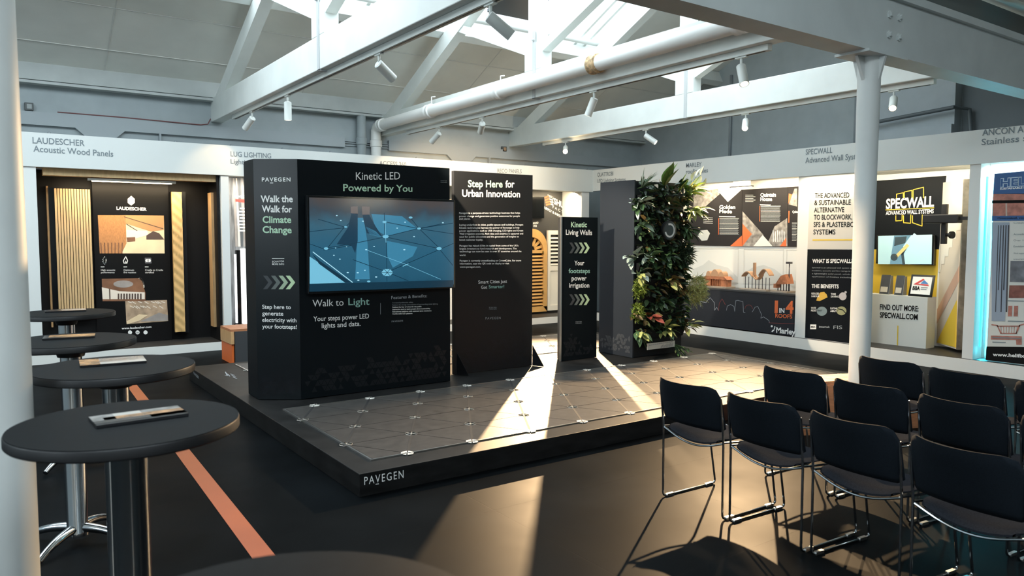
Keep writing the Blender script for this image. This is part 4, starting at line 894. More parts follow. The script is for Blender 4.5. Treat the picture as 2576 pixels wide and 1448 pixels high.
B = wallA(PY0, o); B.text('logo', 'PAVEGEN', 916, 1219, 1015, 1201, 21, TXW, 0, 1.25, lift=.002); B.line('logo', [(945, 1217), (952, 1216)], 2, TXW); B.done()
B = Board((PX0, 0, 0), (0, -1, 0), (-1, 0, 0), o); B.text('logo', 'PAVEGEN', 488, 941, 501, 953, 7, TXDIM, 0, 1.2); B.done()
B = Board((0, 0, PZ - .002), (1, 0, 0), (0, 0, 1), o); B.line('floor_mark', [(567, 935), (572, 945), (566, 944)], 2, TXDIM, .001); B.line('floor_mark', [(572, 940), (578, 946)], 2, TXDIM, .001)
for k in range(3): B.line('floor_mark', [(580 + k * 3, 940 + k * 4), (590 + k * 3, 944 + k * 4)], 2, TXDIM, .001)
B.done()

# ------------------------------------------------------------------ kinetic display unit with chamfered wing
KX0, KXC, KX1, KYF, KYW = 1.960, 2.272, 3.795, 6.485, 6.70
o = thing('display_unit', 'large black display unit with angled left wing standing on the platform', 'display unit')
MB().prism([(KX0, KYW, PZ), (KXC, KYF, PZ), (KX1, KYF, PZ), (KX1, 7.0, PZ), (KX0, 7.0, PZ)], (0, 0, 2.107)).build('cabinet', DKPANEL, o, bevel=.003)
def chevrons(B, child, xs, y, hgt, w, cols):
    for (x, c) in zip(xs, cols): B.poly(child, [(x, y - hgt), (x + w * .45, y - hgt), (x + w, y), (x + w * .45, y + hgt), (x, y + hgt), (x + w * .55, y)], c)
CHV = [mat('arrow_1', (.045, .05, .055), .5), mat('arrow_2', (.12, .14, .13), .5), mat('arrow_3', (.36, .46, .32), .5), mat('arrow_4', (.52, .68, .42), .5)]
def tripattern(B, x0, x1, z0, hfun, s=.055, seed=1, m=None):
    rnd = random.Random(seed); n = int((x1 - x0) / s); u0 = x0
    for r in range(14):
        for k in range(n * 2):
            x = u0 + k * s / 2; z = z0 + r * s * .866
            if z - z0 > hfun((x - x0) / (x1 - x0)) or rnd.random() < .28: continue
            up = (k + r) % 2 == 0; q = [(x, z), (x + s, z), (x + s / 2, z + s * .866)] if up else [(x + s / 2, z), (x + s, z + s * .866), (x, z + s * .866)]
            cx, cz = sum(p[0] for p in q) / 3, sum(p[1] for p in q) / 3
            if max(p[0] for p in q) > x1: continue
            B.uvpoly('triangle_pattern', [(cx + (p[0] - cx) * .88, cz + (p[1] - cz) * .88) for p in q], m or PATT, .0015)
B = wallA(KYF, o)
B.text('heading_lettering', 'Kinetic LED', 895, 452, 1006, 451, 20, TXW, .0); B.text('heading_lettering', 'Powered by You', 863, 480, 1037, 482, 18, TXG, .015)
B.text('body_lettering', 'Walk to', 786, 771, 864, 768, 18, TXW, 0); B.text('body_lettering', 'Light', 876, 767, 929, 766, 18, TXT, .01)
B.text('body_lettering', 'Your steps power LED', 788, 808, 928, 800, 13, TXW, .01); B.text('body_lettering', 'lights and data.', 809, 825, 907, 819, 13, TXW, .01)
B.line('body_lettering', [(957, 762), (957, 790)], 1, TXDIM); B.text('body_lettering', 'Features & Benefits:', 984, 752, 1074, 747, 8, TXDIM, .01)
for k, (t, xr) in enumerate((('Increased pedestrian safety', 1039), ('Reduce the energy consumption of surrounding street lighting', 1101), ('Reduce the fear of crime for the public', 1060), ('Interactive tool to teach people about sustainability', 1082), ('Educational platform with optional game mechanics', 1085), ('Configurable LED platform', 1037))):
    yl = 762.5 + k * 5.6; B.text('body_lettering', t, 987, yl, xr, yl - (xr - 987) * .026, 3.2, TXDIM if k < 2 else TXW, .02 if k > 1 else 0)
B.text('body_lettering', 'PAVEGEN', 985, 810, 1013, 808, 4, TXDIM, .02, 1.3); B.text('body_lettering', 'SCAN FOR', 1108, 455, 1124, 456, 2.2, TXDIM); B.text('body_lettering', 'MORE INFO', 1108, 459, 1124, 460, 2.2, TXDIM)
B.o = V((0, KYF, 0)); tripattern(B, 2.30, 3.77, .20, lambda t: .10 + .13 * t + .07 * math.sin(t * 19) ** 2, .062, 4)
B.done()
MB().prism([V((KX0, KYW, PZ + .002)), V((KXC, KYF, PZ + .002)), V((KXC, KYF, PZ + .002)) + V((-.0025, -.0035, 0)), V((KX0, KYW, PZ + .002)) + V((-.0025, -.0035, 0))], (0, 0, 2.103)).build('wing_panel', mat('satin_print', (.0025, .005, .007), .3, spec=.5), o)
wu = V((KXC - KX0, KYF - KYW, 0)).normalized(); wn = V((wu.y, -wu.x, 0))
B = Board(V((KX0, KYW, 0)) + wn * .0045, wu, wn, o)
B.text('heading_lettering', 'PAVEGEN', 659, 456, 731, 456, 10, TXW, .02, 1.25); B.line('heading_lettering', [(680, 460), (687, 460)], 1.6, TXW)
B.text('heading_lettering', 'Walk the', 656, 508, 737, 508, 17, TXW, .025); B.text('heading_lettering', 'Walk for', 659, 533, 735, 534, 17, TXW, .025)
B.text('heading_lettering', 'Climate', 661, 560, 733, 560, 17, TXG, .025); B.text('heading_lettering', 'Change', 661, 585, 734, 586, 17, TXG, .025)
B.text('body_lettering', 'SCAN FOR', 685, 660, 715, 659, 4.5, TXW, .01); B.text('body_lettering', 'MORE INFO', 685, 666, 715, 666, 4.5, TXW, .01); B.line('body_lettering', [(685, 650), (715, 650)], 1, TXW)
for k, (t, xr, dy) in enumerate((('Step here to', 732, 0), ('generate', 713, 0), ('electricity with', 746, 1), ('your footsteps!', 747, 2))): B.text('body_lettering', t, 660, 776 + k * 16.4, xr, 777 + k * 16.4 + dy * .3, 10.5, TXW, .015)
chevrons(B, 'arrow_graphic', (662, 682, 701, 719), 710, 17, 24, CHV)
tripattern(B, .02, .36, .20, lambda t: .14 + .06 * math.sin(t * 9), .058, 9)
B.done()
# large television on the unit
o = thing('television', 'large television showing blue lit floor tiles on the display unit', 'television')
TX0, TX1, TZ0, TZ1, TY = 2.325, 3.812, 1.085, 1.945, 6.41
MB().box(TX0, TX1, TY, TY + .05, TZ0, TZ1).build('bezel', BLACKG, o, bevel=.004); MB().box(2.7, 3.4, TY + .05, KYF - .0005, 1.3, 1.75).build('wall_bracket', BLACK, o)
IX0, IX1, IZ0, IZ1 = TX0 + .02, TX1 - .02, TZ0 + .035, TZ1 - .02
scr = grad('screen_picture_reflection', [(0, (.012, .085, .15)), (.12, (.018, .11, .19)), (.45, (.025, .13, .22)), (.72, (.045, .14, .21)), (.86, (.05, .075, .10)), (1, (.085, .075, .075))], 'Z', IZ0, IZ1, emit=.85, rough=.12, noise=.35, scale=5)  # dull warm stops at the top paint the booths' reflection on the glass
MB().box(IX0, IX1, TY - .002, TY, IZ0, IZ1).build('display', scr, o)
B = wallA(TY - .002, o)
SD = mat('tv_shadow', (.008, .035, .065), .15, emit=.8); SLn = mat('tv_line', (.006, .03, .055), .15, emit=.8); SW = mat('tv_white', (.32, .56, .66), .15, emit=.95); SBr = mat('tv_bright', (.13, .36, .48), .15, emit=.95); SBl = mat('tv_pool', (.034, .155, .25), .15, emit=.95); SWarm = mat('tv_warm', (.42, .26, .18), .15, emit=.7); SBar = mat('tv_bar', (.006, .028, .05), .15, emit=.8); SRed = mat('tv_red', (.50, .10, .05), .15, emit=.8); SGr = mat('tv_glow_text', (.62, .66, .45), .15, emit=.9); SLeg = mat('tv_leg', (.13, .11, .11), .15, emit=.7)
def Tv(x, y): return (760 + x * .1933, 470 + y * .1934)
B.poly('picture', [Tv(95, 1262), Tv(1965, 1210), Tv(1966, 1298), Tv(92, 1362)], SBar, .0005)
B.poly('picture', [Tv(98, 905), Tv(220, 985), Tv(560, 1245), Tv(98, 1258)], SBr, .001); B.poly('picture', [Tv(130, 870), Tv(240, 970), Tv(640, 1243), Tv(560, 1245), Tv(220, 1000)], SBar, .0015); B.line('picture', [Tv(140, 845), Tv(655, 1240)], 2, SW, .002)
B.poly('picture', [Tv(720, 400), Tv(800, 400), Tv(850, 720), Tv(880, 1200), Tv(690, 1200), Tv(715, 700)], SBl, .001)
B.poly('picture', [Tv(900, 350), Tv(1300, 380), Tv(1500, 540), Tv(1100, 640), Tv(960, 560)], SBl, .001); B.poly('picture', [Tv(1100, 700), Tv(1500, 780), Tv(1440, 900), Tv(1180, 1050), Tv(1110, 900)], SBl, .001)
B.poly('picture', [Tv(640, 345), Tv(722, 345), Tv(722, 700), Tv(690, 860), Tv(640, 760), Tv(450, 745), Tv(600, 520)], SD, .002); B.poly('picture', [Tv(785, 360), Tv(870, 360), Tv(960, 520), Tv(1040, 640), Tv(840, 600), Tv(800, 440)], SD, .002)
B.poly('picture', [Tv(630, 255), Tv(722, 250), Tv(725, 355), Tv(630, 340)], SLeg, .002); B.poly('picture', [Tv(775, 250), Tv(880, 255), Tv(878, 360), Tv(782, 368)], SLeg, .002)
for q in (((100, 740), (280, 805), (330, 790), (640, 740), (1030, 660), (1085, 645), (1510, 540), (1960, 470)), ((100, 580), (560, 530), (620, 460)), ((210, 420), (550, 520), (340, 780)), ((1085, 650), (1780, 800), (1960, 1020)), ((1100, 1110), (1770, 820), (1965, 735)), ((660, 945), (1090, 1100), (1380, 1220)), ((1095, 660), (1103, 1225)), ((1068, 340), (1075, 640)), ((1400, 390), (1520, 540), (1780, 790)), ((1085, 455), (1510, 540), (1965, 610)), ((1540, 540), (1810, 480)), ((280, 820), (640, 760))):
    B.line('picture', [Tv(*p) for p in q], 1.5, SLn, .0025)
for x, y, r in ((565, 520, 4), (310, 800, 6), (1085, 645, 8), (1070, 455, 5.5), (1410, 398, 5), (1520, 540, 5), (1780, 800, 7), (1830, 465, 2.5), (450, 372, 2.4), (502, 435, 2.4), (790, 445, 2.4), (1455, 645, 2.4), (1328, 815, 2.8), (832, 815, 2.8), (935, 772, 2.2), (1235, 535, 2.2), (1338, 458, 2.4), (592, 1113, 3), (722, 1115, 3), (815, 1083, 2.2), (730, 1212, 3), (962, 1170, 3), (865, 1228, 4.5), (490, 938, 2.2), (412, 888, 2.2), (577, 778, 1.8), (435, 793, 1.8)):
    B.disc('picture', *Tv(x, y), r, r * .55, SW if r < 4 else SBr, .003, 8)
B.disc('picture', *Tv(1105, 1112), 15, 10, SBr, .003, 6)
for a in range(6): B.line('picture', [Tv(1105, 1112), (Tv(1105, 1112)[0] + 15 * math.cos(a * 1.047), Tv(1105, 1112)[1] + 10 * math.sin(a * 1.047))], 1.2, SLn, .0035)
B.line('picture', [Tv(1080, 470), Tv(1090, 720)], 1.6, SBr, .003); B.line('picture', [Tv(840, 820), Tv(1330, 1000), Tv(1800, 1200)], 1, SBr, .003); B.line('picture', [Tv(1310, 1030), Tv(1380, 1000)], 2, SBr, .0032)
for k in range(7): B.line('picture', [Tv(830 + k * 8, 520 + k * 16), Tv(960 + k * 12, 580 + k * 12)], 1, SBl, .003)
B.done()

# freestanding text panel
o = thing('freestanding_panel', 'black freestanding panel titled Step Here for Urban Innovation', 'display panel')
SX0, SX1, SY = 4.00, 5.005, 6.75
MB().box(SX0, SX1, SY, SY + .05, PZ, 2.262).build('board', mat('panel_print', (.013, .0135, .0145), .40, spec=.2), o, bevel=.002)
for x, s in ((SX0 + .03, 1), (SX1 + .005, 1)):
    MB().prism([(x, SY, PZ), (x + .06 * s, SY - .13, PZ), (x + .06 * s, SY - .125, PZ + .012), (x, SY, PZ + .23)], (.006, .004, 0)).build('foot', BLACK, o)
B = wallA(SY, o)
B.text('heading_lettering', 'Step Here', 1177, 470, 1264, 471, 18, TXG, .025); B.text('heading_lettering', 'for', 1271, 471, 1294, 471, 18, TXW, .025); B.text('heading_lettering', 'Urban Innovation', 1162, 494, 1308, 496, 18, TXW, .025)
def St(x, y): return (1140 + x * .11047, 520 + y * .11047)
for t, y, xr in (('Pavegen is a purpose-driven technology business that helps', 160, 1520), ('power change and generates positive outcomes for people', 232, 1515), ('and planet.', 292, 390), ('Laying underfoot in cities, public spaces and buildings, Pavegen', 430, 1590), ('Kinetic technologies harness the power of footsteps to help', 496, 1505), ('power applications such as USB charging, LED lights and Green', 565, 1590), ('Wall irrigation systems. Rich data and analytics is captured and', 632, 1590), ('used for public education and the generation of insights to', 700, 1490), ('boost customer loyalty.', 770, 675), ('Pavegen has raised £10m in capital from some of the UK’s', 905, 1480), ('largest investors to fund research and development. The', 970, 1440), ('technology can now be seen in over 37 countries around the', 1035, 1550), ('world.', 1118, 285), ('Pavegen is currently crowdfunding on CrowdCube. For more', 1245, 1545), ('information, scan the QR code on display or visit', 1310, 1270), ('www.pavegen.com.', 1385, 625)):
    x = 132 + (y - 130) * .012; B.text('body_lettering', t, *St(x, y), *St(xr, y - (xr - x) * .004), 4.6, TXW, .012)
B.text('body_lettering', 'Smart Cities Just', 1203, 713, 1275, 711, 8.5, TXW, 0); B.text('body_lettering', 'Got', 1210, 726, 1225, 726, 8.5, TXW, 0); B.text('body_lettering', 'Smarter!', 1229, 725, 1268, 724, 8.5, TXT, .01)
B.text('body_lettering', 'PAVEGEN', 1221, 803, 1259, 802, 6, TXDIM, 0, 1.3); B.text('body_lettering', 'SCAN FOR', 1230, 774, 1249, 774, 2.6, TXDIM); B.text('body_lettering', 'MORE INFO', 1230, 778, 1249, 778, 2.6, TXDIM)
tripattern(B, SX0 + .03, SX1 - .03, .20, lambda t: .16 + .12 * t + .05 * math.sin(t * 15), .065, 6); B.done()

# totem
o = thing('totem_sign', 'slim black totem lettered Kinetic Living Walls', 'sign')
QX0, QX1, QY = 5.447, 5.995, 6.79
MB().prism([(QX0, QY + .012, PZ), (QX1, QY + .012, PZ), (QX1 - .08, QY + .17, PZ), (QX0 + .085, QY + .17, PZ)], (0, 0, 1.665)).build('body', BLACK, o, bevel=.003); MB().box(QX0 - .004, QX1, QY, QY + .012, PZ, 1.815).build('front_panel', DKPANEL, o)
MB().box(QX0 - .010, QX0 + .006, QY - .006, QY + .012, PZ, 1.815).build('edge_trim', ALU, o)  # bright strip stands in for the lit left edge, not a real trim
B = wallA(QY, o)
B.text('heading_lettering', 'Kinetic', 1436, 571, 1476, 571, 13.5, TXG, .02); B.text('heading_lettering', 'Living Walls', 1423, 590, 1489, 591, 13.5, TXW, .015)
def Tq(x, y): return (1320 + x * .3177, 470 + y * .3177)
for yy in (482, 892): chevrons(B, 'arrow_graphic', [Tq(x, 0)[0] for x in (352, 390, 428, 466)], Tq(0, yy)[1], 13.5, 15, CHV)
for t, xl, xr, y, m in (('Your', 392, 470, 620, TXW), ('footsteps', 346, 515, 682, TXT), ('power', 370, 488, 740, TXW), ('irrigation', 350, 510, 796, TXW)): B.text('heading_lettering', t, *Tq(xl, y), *Tq(xr, y - 1), 12, m, .015)
B.text('body_lettering', 'SCAN FOR', *Tq(402, 1070), *Tq(450, 1069), 2.6, TXDIM); B.text('body_lettering', 'MORE INFO', *Tq(402, 1082), *Tq(450, 1081), 2.6, TXDIM)
tripattern(B, QX0 + .03, QX1 - .03, .20, lambda t: .14 + .08 * math.sin(t * 7), .05, 5); B.done()

# ------------------------------------------------------------------ living wall
LX0, LX1, LY0, LY1 = 6.305, 7.165, 6.50, 7.10
o = thing('planted_cabinet', 'tall dark grey cabinet covered with plants on its front', 'living wall')
MB().box(LX0, LX0 + .02, LY0, LY1, PZ, 2.255).build('side_panel', mat('slate_print', (.020, .025, .033), .45, spec=.25), o, bevel=.002)
MB().box(LX0 + .02, LX1, LY0 + .02, LY1, PZ, 2.245).build('cabinet', BLACK, o)
for r in range(9):
    pk = MB(); z = .36 + r * .2; pk.hexa([(LX0 + .05, LY0 - .02, z), (LX1 - .02, LY0 - .02, z), (LX1 - .02, LY0 + .02, z), (LX0 + .05, LY0 + .02, z), (LX0 + .05, LY0 - .07, z + .12), (LX1 - .02, LY0 - .07, z + .12), (LX1 - .02, LY0 + .02, z + .12), (LX0 + .05, LY0 + .02, z + .12)])
    pk.build('planter_trough', BLACK, o)
MB().lathe([(.115, 0), (.115, .03), (.10, .035)], (6.70, LY0 - .16, 1.665), 32, axis=(0, -1, 0)).build('ring_plate', mat('ring_black', (.01, .011, .012), .3), o)
MB().lathe([(.03, 0), (.03, .15)], (6.70, LY0 - .02, 1.665), 10, axis=(0, -1, 0)).build('ring_mount', BLACK, o)
rg = MB(); yy = LY0 - .197
for k in range(22):
    a, b_ = math.radians(110 - k * 12.5), math.radians(110 - (k + 1) * 12.5)
    rg.hexa([(6.70 + r * math.cos(t), yy + dy, 1.665 + r * math.sin(t)) for dy in (0, .004) for r, t in ((.085, a), (.085, b_), (.064, b_), (.064, a))])
rg.build('ring_mark', mat('ring_white', (.55, .57, .57), .4), o)
pl0 = wallA(LY0 - .075, None); p, q = pl0.px(1628, 880), pl0.px(1698, 856)
plate = MB().box(p.x, q.x, LY0 - .075, LY0 - .07, p.z, q.z).build('name_plate', mat('plate_pale', (.62, .62, .56), .4), o, bevel=.002); MB().box(p.x + .05, q.x - .05, LY0 - .07, LY0 + .02, p.z + .03, q.z - .03).build('plate_mount', BLACK, o)
B = wallA(LY0 - .0755, o)
for k in range(11): B.line('plate_print', [(1662 + k * 2.8, 875 - k * .45), (1663.6 + k * 2.8, 869 - k * .5 - k % 3)], 1.4, TXGREY)
for k in range(12): B.line('plate_print', [(1633 + k * 5, 868 - k * .8), (1636 + k * 5, 867.5 - k * .8)], 2, TXDIM)
B.done()
rel_side = Board((LX0, 0, 0), (0, -1, 0), (-1, 0, 0), o); tripattern(rel_side, -7.08, -6.52, .20, lambda t: .12 + .10 * t, .05, 8, mat('slate_triangle', (.045, .05, .058), .45)); rel_side.done()

LM = lambda n, c, r=.45: mat(n, c, r, noise=.25, scale=30)
G_DK, G_MD, G_BR, G_YL, G_SV, G_LM, G_RD, G_BZ, G_WH = LM('leaf_dark', (.018, .040, .018)), LM('leaf_green', (.045, .095, .035)), LM('leaf_bright', (.13, .24, .05)), LM('leaf_yellow_green', (.34, .36, .12)), LM('leaf_silver', (.40, .48, .42)), LM('leaf_lime', (.16, .22, .03)), LM('leaf_red', (.24, .05, .03)), LM('leaf_bronze', (.12, .08, .025)), mat('petal_white', (.82, .80, .68), .5)
def leaf(mb, base, d, L, W, droop=.4, m=None, n=5, roll=0.0, fold=.18):
    base, d = V(base), V(d).normalized(); up = V((0, 0, 1)); sd = d.cross(up)
    if sd.length < .05: sd = V((1, 0, 0))
    sd.normalize(); sd = Matrix.Rotation(roll, 3, d) @ sd; nn = sd.cross(d).normalized(); prev = None; k = mb.mi(m); p = base.copy(); dd = d.copy()
    for i in range(n + 1):
        t = i / n; w = W * math.sin(math.pi * min(1, (t * .93 + .05)) ** .8) if i < n else .0005
        c_ = mb.bm.verts.new(p - nn * 0); a = mb.bm.verts.new(p + sd * w / 2 + nn * w * fold); b2 = mb.bm.verts.new(p - sd * w / 2 + nn * w * fold)
        if prev:
            for q in ((prev[0], c_, a, prev[1]), (prev[2], b2, c_, prev[0])):
                f = mb.bm.faces.new(q); f.material_index = k; f.smooth = True
        prev = (c_, a, b2); dd = (dd + V((0, 0, -droop / n))).normalized(); p = p + dd * (L / n)
def plant(name, label, px, py, n, L, W, spread, tilt, m, droop=.5, seed=1, m2=None, stem=.06, depth=.14, flowers=0, cat='plant', fold=.18):
    rnd = random.Random(seed); c0 = wallA(LY0 - depth, None).px(px, py)
    o = thing(name, label, cat, 'plants of the living wall'); base = V((min(max(c0.x, LX0 + .05), LX1 - .04), LY0 - .03, c0.z - .02)); o.location = base
    lv = MB(); st = MB()
    for k in range(n):
        a = rnd.uniform(-1, 1); d = V((a * spread + (c0.x - base.x) * 2, -rnd.uniform(.25, 1), tilt + rnd.uniform(-.6, .6) * spread)).normalized()
        s0 = d * rnd.uniform(.6, 1.5) * stem + V((0, -.04, 0)) + V((c0.x - base.x, 0, 0)) * rnd.uniform(.2, .9); st.tube([(0, .03, 0), s0 * .6, s0], .004, 5)
        leaf(lv, s0, d, L * rnd.uniform(.65, 1.1), W * rnd.uniform(.75, 1.1), droop, (m2 if m2 and rnd.random() < .4 else m), 5, rnd.uniform(-.8, .8), fold)
    lv.build('leaves', None, o); st.build('stems', G_MD, o)
    if flowers:
        fl = MB()
        for k in range(flowers):
            d = V((.25 + .2 * k, -.5 + .1 * k, 1.1 - .12 * k)).normalized(); e = d * (.20 + .06 * (k % 3)); fl.tube([(0, 0, 0), e * .5 + V((0, -.01, 0)), e], .003, 5, G_BR)
            leaf(fl, e, V((.3 * (k % 2), -.4, .9)), .12, .06, .1, G_WH, 5, .5 * k, .35)
        fl.build('flowers', None, o)
    return o
plant('spiky_plant', 'spiky grass like plant at the top left of the living wall', 1625, 468, 22, .26, .016, .9, .9, G_MD, .5, 1, G_SV, .02)
plant('broadleaf_plant', 'bright broad leaved plant standing tallest on the living wall', 1680, 470, 9, .28, .11, .35, 1.5, G_BR, .15, 2, G_MD, .05)
plant('broadleaf_plant', 'dark broad leaved plant at the top right of the tallest one', 1718, 482, 9, .22, .075, .5, 1.0, G_MD, .4, 3, G_BR, .05)
plant('peace_lily', 'peace lily with white flowers at the upper right of the living wall', 1738, 485, 16, .20, .06, .8, .6, G_BR, .7, 4, G_YL, .08, .12, 6)
plant('trailing_plant', 'arching light green plant hanging at the upper right edge', 1752, 530, 24, .19, .055, .8, .1, G_YL, .9, 5, G_BR, .08)
plant('variegated_plant', 'pale variegated plant under the spiky plant', 1605, 510, 18, .16, .075, .8, .1, G_SV, .6, 6, G_MD, .07)
plant('variegated_plant', 'silvery leaf plant at the left edge at mid height', 1590, 645, 13, .15, .075, .9, .1, G_SV, .4, 7, None, .08)
plant('variegated_plant', 'silvery leaf plant just left of the wall centre', 1640, 645, 14, .15, .07, .7, .2, G_SV, .5, 8, G_MD, .06)
plant('pale_leaf_plant', 'rounded pale leaf plant above the lime moss clump', 1602, 685, 12, .12, .07, .9, -.1, G_SV, .6, 9, G_YL, .07)
def clump(name, label, px, py, rx, rz, n, m, seed, L=.06, W=.012):
    rnd = random.Random(seed); c0 = wallA(LY0 - .09, None).px(px, py); o = thing(name, label, 'plant', 'plants of the living wall'); o.location = (min(c0.x, LX1 - .02), LY0 - .03, c0.z); ox = c0.x - o.location.x; lv = MB()
    for k in range(n):
        a, r = rnd.uniform(0, 6.28), rnd.random() ** .5; p = V((ox + math.cos(a) * r * rx, -.02 - .13 * (1 - r) * rnd.random() - .02, math.sin(a) * r * rz))
        leaf(lv, p, V((rnd.uniform(-1, 1) + ox * 2, rnd.uniform(-1, .2), rnd.uniform(-.6, 1))), L * rnd.uniform(.6, 1.3), W, .5, m, 3, rnd.uniform(-2, 2))
    MB().lathe([(.02, -.02), (.03, .03)], (0, 0, 0), 8, axis=(0, -1, 0)).build('root_ball', BLACK, o)
    lv.build('fronds', None, o)
clump('moss_clump', 'lime green mossy clump on the left side of the living wall', 1608, 725, .09, .12, 420, G_LM, 10)
clump('moss_clump', 'lower lime green mossy clump on the left side', 1603, 785, .07, .11, 330, G_LM, 11)
clump('feathery_fern', 'feathery light green fern bulging from the right side', 1752, 728, .16, .17, 700, G_YL, 12, .10, .008)
clump('dark_fern', 'dark fine fern at right centre of the living wall', 1725, 640, .09, .13, 420, G_DK, 13, .10, .010)
plant('fern', 'dark arching fern right of the white ring', 1735, 575, 16, .18, .04, .9, 0, G_MD, .8, 14, G_DK, .06)
plant('philodendron', 'large dark leaf plant left of the white ring', 1625, 560, 14, .16, .07, .8, 0, G_DK, .7, 15, G_MD, .06)
plant('philodendron', 'large dark leaf plant below the white ring', 1690, 640, 14, .16, .07, .8, 0, G_DK, .7, 16, G_MD, .06)
plant('calathea', 'striped yellow leaf plant at the middle of the lower wall', 1690, 700, 14, .15, .07, .7, -.1, G_YL, .5, 17, G_BZ, .08)
plant('calathea', 'striped green leaf plant hanging at the lower left corner', 1608, 830, 14, .17, .08, .6, -.5, G_YL, .5, 18, G_MD, .06)
plant('calathea', 'striped green leaf plant above the name plate', 1680, 825, 18, .15, .07, .9, .0, G_YL, .5, 19, G_MD, .07)
plant('calathea', 'yellow tipped leaf plant at the lower right edge', 1738, 815, 12, .14, .06, .9, .1, G_YL, .5, 20, G_BZ, .08)
plant('red_leaf_plant', 'plant with dull red leaves low on the left', 1640, 795, 10, .13, .07, .8, 0, G_RD, .5, 21, G_BZ, .07)
plant('bronze_plant', 'small bronze leaf plant sticking out at the lower left edge', 1590, 790, 7, .12, .05, .8, .1, G_BZ, .4, 22, G_YL, .09)
plant('dark_leaf_plant', 'dark glossy plant at the centre of the lower wall', 1665, 755, 14, .15, .06, .9, 0, G_DK, .6, 23, G_MD, .06)
plant('creeper', 'small creeping plant hanging right of the name plate', 1712, 862, 22, .05, .022, .7, -.6, G_BR, .5, 24, G_YL, .14)
ft = MB(); rnd = random.Random(77)
for k in range(900):
    x, z = rnd.uniform(LX0 + .03, LX1 - .03), rnd.uniform(.42, 2.24)
    leaf(ft, (x, LY0 - .02 - rnd.random() * .05, z), V((rnd.uniform(-.9, .9), -rnd.uniform(.2, 1), rnd.uniform(-.6, .7))), rnd.uniform(.06, .13), rnd.uniform(.03, .065), .6, (G_DK, G_DK, G_DK, G_MD, G_DK, G_MD, G_BZ)[k % 7], 4, rnd.uniform(-1, 1))
for k in range(150):
    z = rnd.uniform(.5, 2.2); leaf(ft, (LX1 - .01, LY0 + rnd.uniform(-.05, .03), z), V((rnd.uniform(.2, 1), -rnd.uniform(0, 1), rnd.uniform(-.6, .7))), rnd.uniform(.07, .15), rnd.uniform(.025, .06), .6, (G_DK, G_MD, G_BR)[k % 3], 4, rnd.uniform(-1, 1))
fo = ft.build('foliage', None, o); fo['kind'] = 'stuff'

# ------------------------------------------------------------------ benches
o = thing('slatted_bench', 'wood slatted bench with orange underside behind the display unit', 'bench')
bx0, bx1, by0, by1, bz = 2.49, 4.1, 9.60, 10.10, .435
s = MB()
for k in range(7): y = by0 + .004 + k * .072; s.box(bx0, bx1, y, y + .058, bz - .03, bz)
s.build('seat_slats', SLATW, o); MB().box(bx0, bx0 + .04, by0, by1, .25, bz - .03).build('end_board', OAK, o); MB().box(bx0 + .05, bx1, by0, by0 + .03, 0, bz - .03).build('side_panel', mat('bench_grey', (.05, .055, .06), .5), o); MB().box(bx0 + .012, bx0 + .04, by0 + .02, by1, 0, .25).build('orange_panel', ORPANEL, o); MB().box(bx0 + .04, bx1, by1 - .03, by1, 0, bz - .03).build('rear_panel', mat('bench_grey', (.05, .055, .06), .5), o)
o = thing('slatted_bench', 'reddish slatted bench between the chairs and the platform', 'bench', None, (5.31, 3.90, 0), math.radians(-21.5))
s = MB()
for k in range(5): s.box(.012, 1.3, -.056 - k * .056, -.006 - k * .056, .40, .43)
s.build('seat_slats', SLATW, o); MB().box(0, .012, -.288, -.012, 0, .43).build('end_board', SLATW, o); MB().box(-.002, .012, -.012, .0, 0, .435).box(-.002, .012, -.288, -.012, .43, .437).build('lit_edge', mat('lit_edge', (.75, .68, .55), .5), o); MB().box(.012, 1.3, -.288, -.262, 0, .40).build('side_panel', SLATW, o); MB().box(.012, 1.3, -.03, -.004, 0, .40).build('rear_panel', SLATW, o)  # pale strips paint the light caught along the bench end

# ------------------------------------------------------------------ floor line
a = [at(313, 960, 'z', 0), at(337, 960, 'z', 0), at(687, 1390, 'z', 0), at(630, 1397, 'z', 0)]
a[2] = a[2] + (a[2] - a[1]) * .25; a[3] = a[3] + (a[3] - a[0]) * .25; a[0] = V((1.24, 9.62, 0)); a[1] = V((1.335, 9.62, 0))
fm = MB().prism([V((p.x, p.y, .0005)) for p in a], (0, 0, .0015)); fm.prism([(1.335, 9.53, .0005), (2.35, 9.53, .0005), (2.35, 9.62, .0005), (1.335, 9.62, .0005)], (0, 0, .0015))
tag(fm.build('floor_line', ORANGE), 'orange guide line along the dark floor beside the tables', 'floor marking')

# ------------------------------------------------------------------ poseur tables with brochures
TT = mat('table_black', (.0035, .005, .0062), .5, spec=.03, noise=.15, scale=40)
TTE = mat('table_edge', (.006, .006, .007), .45)
def make_table(loc, rz, label):
    o = thing('poseur_table', label, 'table', 'round black standing tables on chrome columns', loc, rz); R = .305
    MB().lathe([(R - .004, 1.027), (R, 1.031), (R, 1.054), (R - .002, 1.058)], (0, 0, 0), 64).build('table_edge', TTE, o)
    MB().lathe([(.01, 1.0275), (R - .003, 1.0275), (R - .003, 1.06), (.01, 1.06)], (0, 0, 0), 64, TT).build('tabletop', None, o)
    MB().lathe([(.09, 1.0275), (.09, 1.012), (.07, 1.005), (.062, .975), (.05, .975)], (0, 0, 0), 28).build('collar', TTE, o)
    MB().lathe([(.05, .985), (.05, .07), (.055, .06), (.055, .035)], (0, 0, 0), 32).build('column', CHROME, o)
    for k in range(4):
        a = math.radians(45 + 90 * k); c_, s_ = math.cos(a), math.sin(a); f = MB(); pts = []
        for t in range(9): u = t / 8; pts.append((V((c_, s_, 0)) * (.03 + .26 * u)) + V((0, 0, .075 - .06 * u ** 2.2)))
        f.tube(pts, .02, 10, rs=[.026 - .010 * t / 8 for t in range(9)]); f.build('foot', CHROME, o)
    return o
